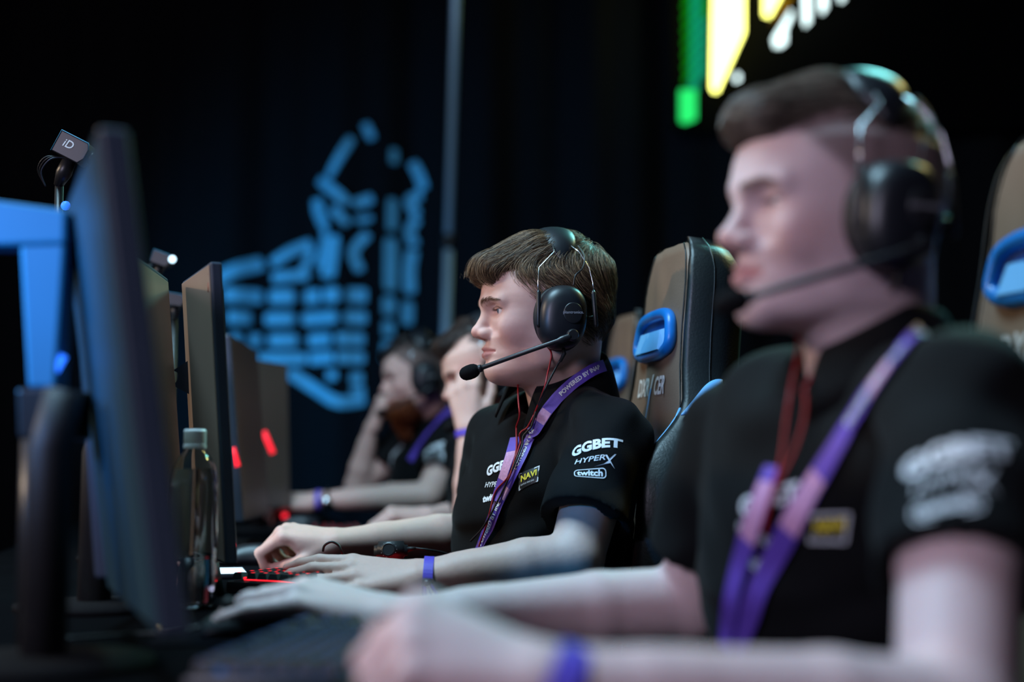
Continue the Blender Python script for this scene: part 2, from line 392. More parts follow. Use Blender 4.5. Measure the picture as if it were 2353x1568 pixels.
def add_hand(Fd, wr, f, n, side, pose, T):
    """wrist, finger direction, dorsal normal; side +1 left hand, -1 right hand; T maps world to grid"""
    f = f.normalized(); n = (n - f * n.dot(f)).normalized(); s = f.cross(n) * side       # s points to the thumb
    sc = pose.get('scale', 1.0)
    def P(a, b, c): return wr + (f * a + s * b + n * c) * sc
    tips = []
    mc = [('index', .094, .0255, .002), ('middle', .096, .005, .004), ('ring', .089, -.015, .002), ('pinky', .080, -.033, -.003)]
    ln = {'index': (.044, .026, .021), 'middle': (.048, .030, .022), 'ring': (.044, .028, .021), 'pinky': (.034, .021, .019)}
    rad = {'index': .0101, 'middle': .0104, 'ring': .0098, 'pinky': .0087}
    for k, a, b, c in mc:                                                                  # palm
        Fd.add(cap(T(P(.008, b * .45, 0)), T(P(a * .93, b, c)), .0135 * sc, (.0108 if k != 'pinky' else .0095) * sc), .014)
    Fd.add(ell(T(P(.045, .0, -.006)), (.030 * sc,) * 3), .01) if pose.get('fat') else None
    Fd.add(cap(T(P(.018, .020, -.010)), T(P(.058, .027, -.010)), .015 * sc, .011 * sc), .014)   # thumb pad
    Fd.add(cap(T(P(.015, -.020, -.010)), T(P(.055, -.026, -.008)), .013 * sc, .010 * sc), .014)
    for k, a, b, c in mc:
        bend = pose[k]; spr = bend[3] if len(bend) > 3 else 0
        p = P(a, b, c); ang = 0.0; r = rad[k] * sc
        s_dir = (f * math.cos(math.radians(spr)) + s * math.sin(math.radians(spr)))
        Fd.add(ell(T(p), (r * 1.12,) * 3), .006)
        for i, L in enumerate(ln[k]):
            ang += math.radians(bend[i]); d = s_dir * math.cos(ang) - n * math.sin(ang)
            q = p + d * L * sc
            r2 = r * (.90 if i < 2 else .80)
            Fd.add(cap(T(p), T(q), r, r2), .004)
            p = q; r = r2
        tips.append((p, r))
    # thumb
    tb = pose['thumb']                                     # list of three points in (f, s, n) metres
    q0 = P(.022, .022, -.008); r = .0125 * sc
    for i, (a, b, c) in enumerate(tb):
        q1 = P(a, b, c); r2 = (.0112, .0100, .0085)[i] * sc
        Fd.add(cap(T(q0), T(q1), r, r2), .008 if i == 0 else .004); q0 = q1; r = r2
    tips.append((q0, r))
    return tips

SKIN0 = np.array(lin((214, 176, 164)))
def lerp(a, b, t): return a * (1 - t[:, None]) + np.asarray(b)[None, :] * t[:, None]
def sstep(x, a, b): t = np.clip((x - a) / (b - a), 0, 1); return t * t * (3 - 2 * t)
def torso_frame(sp):
    L, R, pel = sp['shL'], sp['shR'], sp['pelvis']
    mid = (L + R) / 2; up = (mid - pel).normalized(); left = (L - R); left = (left - up * left.dot(up)).normalized(); fwd = left.cross(up)
    return mid, fwd, left, up
def build_person(sp):
    root = thing('person', sp['label'], 'person', (sp['pelvis'].x, sp['pelvis'].y, 0))
    psi, th, ro = (math.radians(sp.get(k, 0)) for k in ('yaw', 'pitch', 'roll'))
    fwd = Vector((-math.cos(psi), -math.sin(psi), 0)); left = Vector((math.sin(psi), -math.cos(psi), 0)); up = Vector((0, 0, 1))
    f2 = fwd * math.cos(th) - up * math.sin(th); u2 = up * math.cos(th) + fwd * math.sin(th)
    l3 = left * math.cos(ro) + u2 * math.sin(ro); u3 = u2 * math.cos(ro) - left * math.sin(ro)
    R3 = Matrix((f2, l3, u3)).transposed(); sc = sp.get('scale', 1.0)
    O = sp['ear'] - (R3 @ Vector((.02, .09, 0))) * sc
    HM = Matrix.Translation(O) @ R3.to_4x4() @ Matrix.Scale(sc, 4)
    HI = HM.inverted()
    sp['HM'] = HM; sp['root'] = root
    T = lambda p: np.array(HI @ Vector(p))
    isc = 1 / sc
    arms = {s: [sp['sh' + s], sp['el' + s], sp['wr' + s]] for s in 'LR'}
    mid, tf, tl, tu = torso_frame(sp)
    nb = sp['neck']
    pts = np.array([T(p) for p in [nb, mid - tu * .22] + arms['L'] + arms['R']] + [T(sp['wr' + s] + sp['hand' + s]['f'].normalized() * .2) for s in 'LR'])
    lo = np.minimum(pts.min(0) - .09, (-.11, -.095, -.13)); hi = np.maximum(pts.max(0) + .09, (.16, .095, .135))
    fi, co = sp.get('fine', .0026), sp.get('coarse', .0042)
    Fd = Field(spaced(lo[0], hi[0], -.095, .155, fi, co), spaced(lo[1], hi[1], -.09, .09, fi, co), spaced(lo[2], hi[2], -.12, .13, fi, co))
    add_head(Fd, sp)
    # neck, upper torso
    nr = sp.get('neck_r', .055)
    Fd.add(cap((-.012, 0, -.035), T(nb), nr * .98, nr * 1.02), .018)
    Fd.add(cap((.03, 0, -.085), T(nb + tf * .014), .032, .034), .02)
    Fd.add(cap(T(nb - tu * .01), T(mid - tu * .06), .046, .055), .012)
    Fd.add(ell(T(mid - tu * .11), (.06, .06, .06)), .012)
    for s, sg in (('L', 1), ('R', -1)):
        S, E, Wr = arms[s]
        Fd.add(cap(T(mid - tu * .01), T(S), .032, .038), .012)
        ra = sp.get('arm_r', .043)
        mE = S.lerp(E, .55)
        Fd.add(cap(T(S), T(mE), .044, ra * 1.02), .006); Fd.add(cap(T(mE), T(E), ra * 1.02, ra * .93), .006)
        h = sp['hand' + s]; f = h['f'].normalized(); n = (h['n'] - f * h['n'].dot(f)).normalized(); sd = f.cross(n)
        mF = E.lerp(Wr, .32); m2 = E.lerp(Wr, .75)
        fr = sp.get('fore_r', .039)
        Fd.add(cap(T(E), T(mF), ra * .92, fr), .010); Fd.add(cap(T(mF), T(m2), fr, .0290), .006)
        for o in (-.007, .007): Fd.add(cap(T(mF.lerp(m2, .8) + sd * o * .4), T(Wr + sd * o), .0285, .0205), .006)
        sp['tips' + s] = add_hand(Fd, Wr, h['f'], h['n'], sg, h, T)
    V, Fq = Fd.mesh(); V = relax(V, Fq, sp.get('relax', 2))
    x, y, z = V.T; ay = np.abs(y)
    col = np.tile(np.array(sp.get('skin', SKIN0)), (len(V), 1))
    hd = sstep(z, -.14, -.1)
    ruddy = np.exp(-(((x - .085) / .03) ** 2 + ((ay - .045) / .025) ** 2 + ((z + .025) / .025) ** 2)) * .55 + np.exp(-(((x - .14) / .02) ** 2 + (y / .018) ** 2 + ((z + .027) / .014) ** 2)) * .5
    col = lerp(col, np.array(lin((205, 138, 130))), np.clip(ruddy, 0, 1) * hd)
    # lips
    zl = z + .0578 + .00004 * 0
    up_h = .0078 * np.sqrt(np.clip(1 - (ay / .0255) ** 2, 0, 1)); lo_h = .0110 * np.sqrt(np.clip(1 - (ay / .0245) ** 2, 0, 1))
    lip = ((zl > -lo_h) & (zl < up_h) & (x > .098) & (ay < .0255)).astype(float)
    ed = np.minimum(np.where(zl > 0, up_h - zl, zl + lo_h) / .0022, 1); lip *= np.clip(ed, 0, 1)
    col = lerp(col, np.array(lin(sp.get('lip', (182, 122, 118)))), lip * .9)
    # eye rims, brows
    rim = np.exp(-(((z - .0060) / .006) ** 2)) * ((ay > .017) & (ay < .048) & (x > .10)) * .25
    col = lerp(col, np.array(lin((150, 96, 92))), rim)
    ee = ((ay - .0335) / .0143) ** 2 + ((z - .0050) / (sp.get('eye_open', .0058) + .0004)) ** 2
    lash = np.clip((ee - .55) / .3, 0, 1) * np.clip((1.75 - ee) / .45, 0, 1) * (z > .0058) * (x > .088) * .75
    col = lerp(col, np.array(lin((48, 34, 32))), lash.astype(float))
    bz = .0200 + .003 * np.clip((ay - .015) / .02, 0, 1) - .006 * np.clip((ay - .038) / .015, 0, 1)
    brow = np.clip(1.3 - np.abs(z - bz) / .0042, 0, 1) * sstep(ay, .008, .014) * (1 - sstep(ay, .046, .055)) * (x > .085)
    col = lerp(col, np.array(lin(sp.get('brow', (96, 72, 58)))), brow * sp.get('brow_amt', .75))
    # short clipped hair on the scalp
    if 'fade' in sp:
        fx = interp(z, [(-.06, -.02), (-.03, .008), (.0, .045), (.03, .058), (.055, .085), (.075, .10), (.1, .11)])
        fd = sstep(fx - x, -.008, .012) * (z > -.065) * sstep(z, -.065, -.03)
        col = lerp(col, np.array(lin(sp['fade'])), fd * sp.get('fade_amt', .8))
    # ruddier fingers
    for s in 'LR':
        for p, r in sp['tips' + s]:
            d = np.linalg.norm(V - T(p), axis=1); col = lerp(col, np.array(lin((206, 140, 128))), np.clip(1 - d / .05, 0, 1) * .45)
    Vw = V @ np.array(HM)[:3, :3].T + np.array(HM)[:3, 3]
    body = mesh_obj('body', Vw, Fq, M['skin'], root, True, True, col)
    body['label'] = 'pale skin of face, neck, bare arms and hands'
    # eyes
    for s in (1, -1):
        n1, n2 = 24, 32; VV, FF, mi = [], [], []
        gz = Vector(sp.get('gaze', (1, 0, -.03))).normalized(); q = Vector((0, 0, 1)).rotation_difference(gz)
        for i in range(n2 + 1):
            t = math.pi * i / n2
            for j in range(n1):
                a = 2 * math.pi * j / n1; rr = EYER * (1.045 if t < .3 else 1.0)
                VV.append(HM @ (Vector((EYE[0], s * EYE[1], EYE[2])) + q @ Vector((rr * math.sin(t) * math.cos(a), rr * math.sin(t) * math.sin(a), rr * math.cos(t)))))
        for i in range(n2):
            for j in range(n1):
                FF.append((i * n1 + j, (i + 1) * n1 + j, (i + 1) * n1 + (j + 1) % n1, i * n1 + (j + 1) % n1)); mi.append(2 if i < 2 else 1 if i < 5 else 0)
        e = mesh_obj('eye', VV, FF, [M['sclera'], M['iris'], M['pupil']], root)
        e.data.polygons.foreach_set('material_index', mi)
    if sp.get('brow_strands'):
        fm = (V[Fq][:, :, 0].min(1) > .085) & (V[Fq][:, :, 2].min(1) > .005) & (V[Fq][:, :, 2].max(1) < .045)
        tree = BVHTree.FromPolygons([tuple(v) for v in V], [tuple(f) for f in Fq[fm]])
        rng = np.random.default_rng(9)
        for s in (1, -1):
            VV, FF = [], []
            for i in range(240):
                t = rng.random(); yy = .010 + .041 * t; t = t ** 1.25; yy = .008 + .042 * t; zz = .0172 + .0060 * math.sin(min(t * 1.2, 1) * 1.7) - .006 * max(0, t - .6) + rng.normal(0, .0026) * (1 - .6 * t)
                pts = []
                for j in range(4):
                    y2 = yy + j * (.0010 + .0010 * t); z2 = zz + j * (.0016 - .0020 * t)
                    h = tree.ray_cast(Vector((.2, s * y2, z2)), Vector((-1, 0, 0)))
                    if h[0] is None: break
                    pts.append(h[0] + Vector((.0006 + .0004 * math.sin(j), 0, 0)))
                if len(pts) < 4: continue
                v, f = tube_geo(pts, [.00014, .00016, .00013, .00005], 3); o = len(VV); VV += [HM @ p for p in v]; FF += [tuple(k + o for k in g) for g in f]
            e = mesh_obj('eyebrow', VV, FF, M['hair_brown'], root, col=np.tile(np.array(lin((118, 88, 68))), (len(VV), 1)))
    # ---- polo shirt
    lo3, hi3 = None, None
    prim = []
    wS = sp.get('wide', 1.0)
    Rm = np.array([tf, tl, tu])
    chest = mid - tu * .140 + tf * sp.get('chest_f', .02); belly = mid.lerp(sp['pelvis'], .62) + tf * sp.get('belly_f', .02)
    prim.append((ell(chest, (.118, .168 * wS, .180), Rm), .03))
    prim.append((ell(belly, (.128, .165 * wS, .22), Rm), .06))
    prim.append((cap(mid + tl * .10 - tu * .015, mid - tl * .10 - tu * .015, .062, .062), .04))
    for s in 'LR':
        S, E, Wr = arms[s]
        prim.append((cap(chest + tu * .03, S - tu * .008, .095, .058), .03))
        prim.append((cap(nb - tu * .020 - tf * .010, S, .048, .056), .03))
        d = (E - S).normalized(); L = (E - S).length; hem = S + d * L * sp.get('hem' + s, .62)
        r1, r2 = sp.get('sleeve_r', (.062, .069))
        base = cap(S, S + d * L * .9, r1, r2); inner = cap(hem - d * .012, E + d * .1, .050, .056); pl = plane(hem, d, (0, 0, 0), (0, 0, 0))[0]
        def sf(x, y, z, b=base[0], i=inner[0], p=pl): return np.maximum(np.maximum(b(x, y, z), p(x, y, z)), -i(x, y, z))
        prim.append(((sf, base[1], base[2]), .018))
        sp['hemp' + s] = (hem, d)
    los = np.min([p[0][1] for p in prim], 0) - .03; his = np.max([p[0][2] for p in prim], 0) + .03
    vs = sp.get('shirt_vox', .0052)
    G = Field(*[np.arange(a, b, vs).astype(np.float32) for a, b in zip(los, his)])
    for p, k in prim: G.add(p, k)
    nax = (O + R3 @ Vector((-.005, 0, -.04)) * sc - nb).normalized()
    G.add(cap(nb - nax * .012 + tf * .004, nb + nax * .12, nr * 1.05 + .004, nr * 1.05 + .010), .008, 's')
    vd = (tf * .55 - tu * .83)
    G.add(cap(nb + tf * .055 - tu * .01, nb + tf * .085 - tu * .045, .020, .006), .01, 's')
    q = G.D; gx, gy, gz_ = G.grid((slice(None),) * 3)
    fs = sp.get('fold', .0035); sd = sp.get('seed', 1.0)
    q += (fs * np.sin(gx * 31 + gz_ * 52 + 1.5 * np.sin(gy * 27 + sd)) * np.sin(gy * 22 - gz_ * 17 + sd * 2) + fs * .5 * np.sin(gx * 70 - gz_ * 48 + 2.0 * np.sin(gz_ * 33 + sd) + gy * 30)).astype(np.float32)
    V2, F2 = G.mesh(); V2 = relax(V2, F2, 2)
    shirt = mesh_obj('polo_shirt', V2, F2, M['polo'], root); shirt['label'] = 'black short-sleeved polo shirt with sponsor prints'
    sp['shirt'] = shirt
    sp['bvh'] = BVHTree.FromPolygons([tuple(v) for v in V2], [tuple(f) for f in F2])
    # collar
    cf = (tf - nax * tf.dot(nax)).normalized(); cl = nax.cross(cf)
    VV, FF = [], []; na = 40; rows = 6
    for i in range(na + 1):
        a = math.radians(180 - 156 + 312 * i / na); ca, sa = math.cos(a), math.sin(a)
        front = max(0, ca)
        for j in range(rows):
            t = j / (rows - 1)
            rr = nr * 1.05 + .012 + (.024 + .012 * front) * t ** 1.3; hh = (.058 - .030 * front) * (1 - t) - (.010 + .03 * front) * t ** 1.4 + .012 * math.sin(math.pi * t) - .012 * front
            VV.append(nb + cf * (ca * rr) + cl * (sa * rr) + nax * hh)
    for i in range(na):
        for j in range(rows - 1): FF.append((i * rows + j, i * rows + j + 1, (i + 1) * rows + j + 1, (i + 1) * rows + j))
    c = mesh_obj('collar', VV, FF, M['polo'], shirt); nv = len(V2)
    sp['bvh_all'] = BVHTree.FromPolygons([tuple(v) for v in V2] + [tuple(v) for v in VV], [tuple(f) for f in F2] + [tuple(k + nv for k in f) for f in FF])
    so = c.modifiers.new('thick', 'SOLIDIFY'); so.thickness = .003; so.offset = 0
    # trousers and shoes below the desk
    pel = sp['pelvis']; kn = [pel + Vector((-.42, -.04 + o, -.06)) for o in (-.11, .13)]
    G = Field(*[np.arange(a, b, .011).astype(np.float32) for a, b in zip((pel.x - .62, pel.y - .35, -.01), (pel.x + .22, pel.y + .35, pel.z + .14))])
    G.add(ell(pel + Vector((.0, 0, -.01)), (.15, .17, .12)), .03)
    for i, k in enumerate(kn):
        hp = pel + Vector((-.02, (-.08, .08)[i], -.03)); an = Vector((k.x + .02, k.y, .10))
        G.add(cap(hp, k, .085, .062), .05); G.add(cap(k, an, .06, .045), .03)
    V3, F3 = G.mesh(); mesh_obj('trousers', V3, F3, M['trousers'], root)
    for i, k in enumerate(kn):
        bm = bmesh.new(); bmesh.ops.create_uvsphere(bm, u_segments=16, v_segments=10, radius=1)
        for v in bm.verts: v.co = Vector((v.co.x * .135, v.co.y * .045, max(v.co.z, -.55) * .055))
        o = bm_obj('shoe', bm, M['black_rubber'], root, True); o.location = Vector((k.x - .04, k.y, .031)) - root.location
    return root

# ------------------------------------------------------------------ hair: a solid base with combed strands on it
def strands(rootp, rootn, flow, vol, n, length, thick, rng, steps=7, lift=.35, jit=.12, depth=.010, taper=.3, clump=60.0, follow=.7):
    """grow n strands from root points (n,3) in the head frame; flow(p)->direction, vol(p)->signed distance to the outer hair surface"""
    P = rootp.copy(); lay = rng.random(n) ** .6
    ck = np.stack([nz3(rootp, clump, s) for s in (1.1, 2.3, 3.7)], 1) * jit * 1.6 + rng.normal(0, jit * .5, (n, 3))
    L = length * (0.75 + .5 * rng.random(n))[:, None] if np.ndim(length) == 0 else (length * (0.8 + .4 * rng.random(n)))[:, None]
    path = [P.copy()]; d = None; eps = .002
    for i in range(steps):
        g = np.stack([vol(P + np.eye(3)[a] * eps) - vol(P - np.eye(3)[a] * eps) for a in range(3)], 1) / (2 * eps)
        g /= np.maximum(np.linalg.norm(g, axis=1, keepdims=True), 1e-6)
        fdir = flow(P); fdir -= g * (fdir * g).sum(1, keepdims=True); fdir /= np.maximum(np.linalg.norm(fdir, axis=1, keepdims=True), 1e-6)
        nd = fdir + ck + g * (lift if i < 2 else 0)
        d = nd if d is None else d * (1 - follow) + nd * follow
        d /= np.linalg.norm(d, axis=1, keepdims=True)
        P = P + d * L / steps
        v = vol(P); tgt = -depth * (1 - lay) * (1 if i > 1 else 1.5) + .0015
        corr = np.clip(tgt - v, -.004, .004) * (.8 if i > 0 else .4)
        P = P + g * corr[:, None]
        path.append(P.copy())
    path = np.stack(path, 1)                     # n, steps+1, 3
    k = steps + 1
    Tn = np.gradient(path, axis=1); Tn /= np.maximum(np.linalg.norm(Tn, axis=2, keepdims=True), 1e-9)
    u = np.cross(Tn, rng.normal(0, 1, (n, 1, 3))); u /= np.maximum(np.linalg.norm(u, axis=2, keepdims=True), 1e-9); w = np.cross(Tn, u)
    rad = thick * (1 - (1 - taper) * np.linspace(0, 1, k) ** 1.5)[None, :, None]
    ring = [path + (u * math.cos(a) + w * math.sin(a)) * rad for a in (0, 2.094, 4.189)]
    V = np.stack(ring, 2).reshape(-1, 3)
    base = (np.arange(n)[:, None, None] * k + np.arange(k - 1)[None, :, None]) * 3
    j = np.arange(3)[None, None, :]; j2 = (j + 1) % 3
    Fq = np.stack([base + j, base + j2, base + 3 + j2, base + 3 + j], -1).reshape(-1, 4)
    return V, Fq, k * 3
def vol_of(prims):
    def f(p):
        x, y, z = p[:, 0][:, None, None], p[:, 1][:, None, None], p[:, 2][:, None, None]
        D = None
        for pr, k in prims:
            d = pr[0](x, y, z)[:, 0, 0]
            if D is None: D = d
            else: h = np.maximum(k - np.abs(D - d), 0) / k; D = np.minimum(D, d) - h * h * k * .25
        return D
    return f
def build_hair(sp, name, prims, hairline, flow, n, length, thick, c1, c2, seed=1, shrink=.006, vox=.003, carve=(), lift=.3, jit=.12, depth=.010, wild=0, lab=None, noise_amp=.0, steps=7):
    HM = np.array(sp['HM']); rng = np.random.default_rng(seed)
    los = np.min([p[0][1] for p in prims], 0) - .012; his = np.max([p[0][2] for p in prims], 0) + .012
    G = Field(*[np.arange(a, b, vox).astype(np.float32) for a, b in zip(los, his)])
    for p, k in prims: G.add(p, k)
    for p, k in carve: G.add(p, k, 's')
    gx, gy, gz_ = G.grid((slice(None),) * 3)
    hl = hairline(gx, gy, gz_)                   # signed: <0 where hair grows
    h = np.maximum(.008 - np.abs(G.D - hl), 0) / .008; G.D = (np.maximum(G.D + shrink, hl) + h * h * .002).astype(np.float32)
    if noise_amp: G.D += (noise_amp * np.sin(gx * 190 + 2 * np.sin(gz_ * 80)) * np.sin(gy * 230 + gz_ * 120)).astype(np.float32)
    V, Fq = G.mesh(); V = relax(V, Fq, 2)
    vol = vol_of(prims)
    # roots: random points of the base mesh
    ar = np.linalg.norm(np.cross(V[Fq[:, 1]] - V[Fq[:, 0]], V[Fq[:, 3]] - V[Fq[:, 0]]), axis=1)
    ctr = V[Fq].mean(1); ok = vol(ctr) > -shrink - .012; ar = ar * ok; ar /= ar.sum()
    pick = rng.choice(len(Fq), n, p=ar); rp = ctr[pick] + rng.normal(0, .0015, (n, 3))
    SV, SF, per = strands(rp, None, flow, vol, n, length(rp) if callable(length) else length, thick, rng, lift=lift, jit=jit, depth=depth, steps=steps)
    cs = np.repeat(rng.random(n) ** 2.2, per)[:, None]; c1 = np.array(lin(c1)); c2 = np.array(lin(c2))
    col = np.concatenate([np.tile(c1 * .8, (len(V), 1)), c1 * (1 - cs) + c2 * cs])
    AV = np.concatenate([V, SV]); AF = np.concatenate([Fq, SF + len(V)])
    AV = AV @ HM[:3, :3].T + HM[:3, 3]
    o = mesh_obj(name, AV, AF, M['hair_brown'], sp['root'], True, True, col)
    if lab: o['label'] = lab
    return o
# ------------------------------------------------------------------ the four players
V3 = Vector
def hl_fn(pts, soft=1.0):
    xs = [p[0] for p in pts]; zs = [p[1] for p in pts]
    return lambda x, y, z: (np.interp(x, xs, zs) - z) * .8 + 0 * y
def flow_crown(c=(-.035, 0, .10), back=.25, fwd=0.0, side=0.0):
    c = np.array(c)
    def f(p):
        d = p - c; d = d / np.maximum(np.linalg.norm(d, axis=1, keepdims=True), 1e-4)
        tp = sstep(p[:, 2], .045, .115); s = np.clip(np.abs(p[:, 1]) / .06, 0, 1) * (1 - tp)
        d[:, 0] += -back * s + fwd * tp; d[:, 1] += side * tp; d[:, 2] -= .35 * s
        return d
    return f
mid_p = dict(label='person in black polo sitting upright in sharp focus, profile with headset microphone', yaw=11, pitch=1, ear=W(1289, 713, 2.205), scale=1.0,
    brow_strands=True, neck=W(1290, 896, 2.315), shL=W(1398, 1006, 2.18), elL=W(1322, 1288, 2.05), wrL=W(965, 1326, 2.03),
    shR=W(1158, 1015, 2.46), elR=W(1112, 1228, 2.56), wrR=W(775, 1247, 2.42), pelvis=W(1262, 1500, 2.38),
    fine=.0018, coarse=.0034, neck_r=.056, fat=1.12, relax=2, hemL=.70, hemR=.64, shirt_vox=.0045, seed=1.3, brow_amt=.35, fold=.0046,
    handL=dict(f=V3((-1, -.02, .045)), n=V3((.05, -.46, .88)), scale=1.07, index=(2, 14, 8, 3), middle=(4, 16, 10, 1), ring=(6, 22, 12, -2), pinky=(10, 28, 16, -5), thumb=[(.050, .044, -.016), (.082, .050, -.026), (.108, .046, -.034)]),
    handR=dict(f=V3((-.96, -.1, .16)), n=V3((.12, -.35, .93)), index=(46, 72, 42), middle=(58, 76, 42), ring=(64, 78, 40), pinky=(66, 76, 40), thumb=[(.048, .040, -.022), (.076, .036, -.040), (.096, .026, -.052)]))
near_p = dict(label='blurred nearest person in black polo with close-cropped hair, at right edge', yaw=15, pitch=-2, ear=W(2052, 468, 1.29), scale=1.03,
    neck=W(2000, 870, 1.36), shL=W(2215, 935, 1.16), elL=W(2200, 1665, .955), wrL=W(1250, 1572, .905),
    shR=W(1705, 1005, 1.53), elR=W(1590, 1386, 1.60), wrR=W(892, 1424, 1.535), pelvis=W(2060, 1800, 1.50),
    fine=.0026, coarse=.0040, neck_r=.056, fat=.8, hemL=.60, hemR=.68, fade=(92, 74, 70), fade_amt=.75, brow=(84, 62, 58), brow_amt=.9, lip=(186, 128, 128), eye_open=.0024, skin=np.array(lin((208, 182, 182))), seed=2.1,
    handL=dict(f=V3((-.93, .10, .34)), n=V3((.10, -.50, .86)), index=(62, 65, 35, 2), middle=(66, 70, 35), ring=(68, 72, 35), pinky=(70, 72, 35, -4), thumb=[(.048, .042, -.018), (.078, .046, -.030), (.102, .040, -.040)]),
    handR=dict(scale=1.08, f=V3((-.97, -.06, .26)), n=V3((.20, -.40, .9)), index=(22, 14, 10, 4), middle=(26, 26, 14), ring=(32, 36, 20, -6), pinky=(36, 42, 24, -12), thumb=[(.052, .046, -.030), (.085, .052, -.046), (.112, .046, -.055)]))
third_p = dict(label='blurred person with dark hair resting face behind raised hand, beyond the focused player', yaw=14, pitch=16, ear=W(1150, 850, 3.22), scale=1.0,
    neck=W(1160, 955, 3.36), shL=W(1235, 1020, 3.22), elL=W(1085, 1172, 3.10), wrL=W(1080, 985, 3.13),
    shR=W(1085, 1030, 3.52), elR=W(1120, 1185, 3.50), wrR=W(985, 1188, 3.30), pelvis=W(1215, 1330, 3.40),
    fine=.0034, coarse=.0045, hemL=.45, hemR=.6, shirt_vox=.007, seed=.4, brow=(60, 44, 40), brow_amt=.9, eye_open=.002,
    handL=dict(f=V3((-.12, .15, 1)), n=V3((-.25, -.95, .05)), index=(30, 40, 20), middle=(34, 42, 22), ring=(36, 44, 24), pinky=(36, 46, 24, -4), thumb=[(.046, .042, -.010), (.074, .052, -.020), (.10, .054, -.028)]),
    handR=dict(f=V3((-.95, -.35, .08)), n=V3((.0, -.35, .95)), index=(35, 45, 25, 8), middle=(42, 50, 28, 2), ring=(48, 52, 28, -4), pinky=(50, 55, 28, -10), thumb=[(.048, .042, -.018), (.078, .046, -.030), (.102, .040, -.040)]))
far_p = dict(label='farthest blurred person with long red-brown beard leaning chin on fist', yaw=12, pitch=8, ear=W(976, 862, 4.20), scale=1.0,
    neck=W(1003, 955, 4.33), shL=W(1042, 1020, 4.16), elL=W(985, 1140, 4.02), wrL=W(725, 1150, 4.02),
    shR=W(930, 1025, 4.5), elR=W(822, 1118, 4.46), wrR=W(853, 985, 4.42), pelvis=W(1050, 1270, 4.35),
    fine=.004, coarse=.005, hemL=.62, hemR=.5, shirt_vox=.008, seed=3.3, fade=(40, 34, 34), brow=(60, 44, 40), brow_amt=.9,
    handL=dict(f=V3((-.98, .05, -.02)), n=V3((.05, -.45, .89)), index=(16, 18, 12, 5), middle=(20, 24, 14), ring=(24, 30, 16, -4), pinky=(28, 34, 18, -9), thumb=[(.050, .044, -.016), (.082, .050, -.026), (.108, .046, -.034)]),
    handR=dict(f=V3((.35, -.15, .92)), n=V3((-.9, -.25, .35)), index=(60, 80, 40), middle=(64, 82, 42), ring=(66, 82, 42), pinky=(68, 82, 42), thumb=[(.048, .040, -.022), (.072, .036, -.040), (.09, .022, -.052)]))
PEOPLE = dict(mid=mid_p, near=near_p, third=third_p, far=far_p)
for sp in PEOPLE.values(): build_person(sp)

if 'mid' in PEOPLE:
    prims = [(ell((.002, 0, .042), (.088, .084, .090)), .01), (cap((.040, -.03, .096), (.112, -.030, .072), .032, .024), .03), (cap((.040, .03, .096), (.112, .032, .072), .032, .024), .03),
             (cap((.05, 0, .098), (.122, 0, .074), .032, .025), .03), (cap((-.040, 0, -.005), (-.034, 0, -.045), .046, .028), .03),
             (cap((-.035, .035, -.005), (-.024, .032, -.035), .034, .024), .02), (cap((-.035, -.035, -.005), (-.024, -.032, -.035), .034, .024), .02),
             (cap((.02, .060, .05), (.066, .055, .056), .025, .022), .02), (cap((.02, -.060, .05), (.066, -.055, .056), .025, .022), .02),
             (cap((.015, .060, .015), (.050, .058, .030), .020, .018), .02), (cap((.015, -.060, .015), (.050, -.058, .030), .020, .018), .02)]
    prims.append((cap((-.015, 0, .093), (-.048, 0, .070), .040, .040), .03))
    hl = hl_fn([(-.10, -.064), (-.045, -.066), (-.02, -.052), (.0, -.03), (.03, -.005), (.046, .018), (.062, .034), (.085, .058), (.105, .066), (.125, .066), (.16, .050)])
    def ln(p): return np.where(p[:, 2] > .085, .060, np.where(p[:, 0] > .02, .036, .034))
    build_hair(mid_p, 'hair', prims, hl, flow_crown((-.030, 0, .11), back=1.3, fwd=.5, side=.12), 15000, ln, .00030, (58, 44, 34), (182, 150, 114), seed=4, depth=.012, jit=.16, lift=.32, lab='tousled brown hair swept forward into a quiff')
if 'near' in PEOPLE:
    prims = [(ell((.010, 0, .054), (.088, .072, .074)), .01), (cap((.05, -.02, .104), (.110, -.028, .086), .026, .021), .03), (cap((.05, .02, .104), (.110, .028, .086), .026, .021), .03), (cap((.02, 0, .106), (.114, 0, .088), .026, .022), .03)]
    hl = hl_fn([(-.10, .05), (-.05, .06), (.0, .066), (.05, .074), (.10, .076), (.15, .058)])
    build_hair(near_p, 'hair', prims, hl, flow_crown((-.05, 0, .10), back=.2, fwd=.4), 3500, lambda p: np.full(len(p), .04), .0005, (84, 74, 66), (160, 146, 130), seed=5, depth=.008, jit=.1, lab='brown hair brushed up on top')
if 'third' in PEOPLE:
    prims = [(ell((.006, 0, .045), (.090, .082, .088)), .01), (cap((.05, 0, .10), (.112, 0, .082), .036, .028), .03), (cap((-.04, 0, 0), (-.03, 0, -.035), .044, .026), .03)]
    hl = hl_fn([(-.10, -.06), (-.02, -.04), (.03, .0), (.06, .045), (.10, .066), (.15, .06)])
    build_hair(third_p, 'hair', prims, hl, flow_crown(fwd=.3), 2200, .05, .0007, (42, 30, 26), (84, 62, 50), seed=6, vox=.004, jit=.3, depth=.008, lab='dark tousled hair')
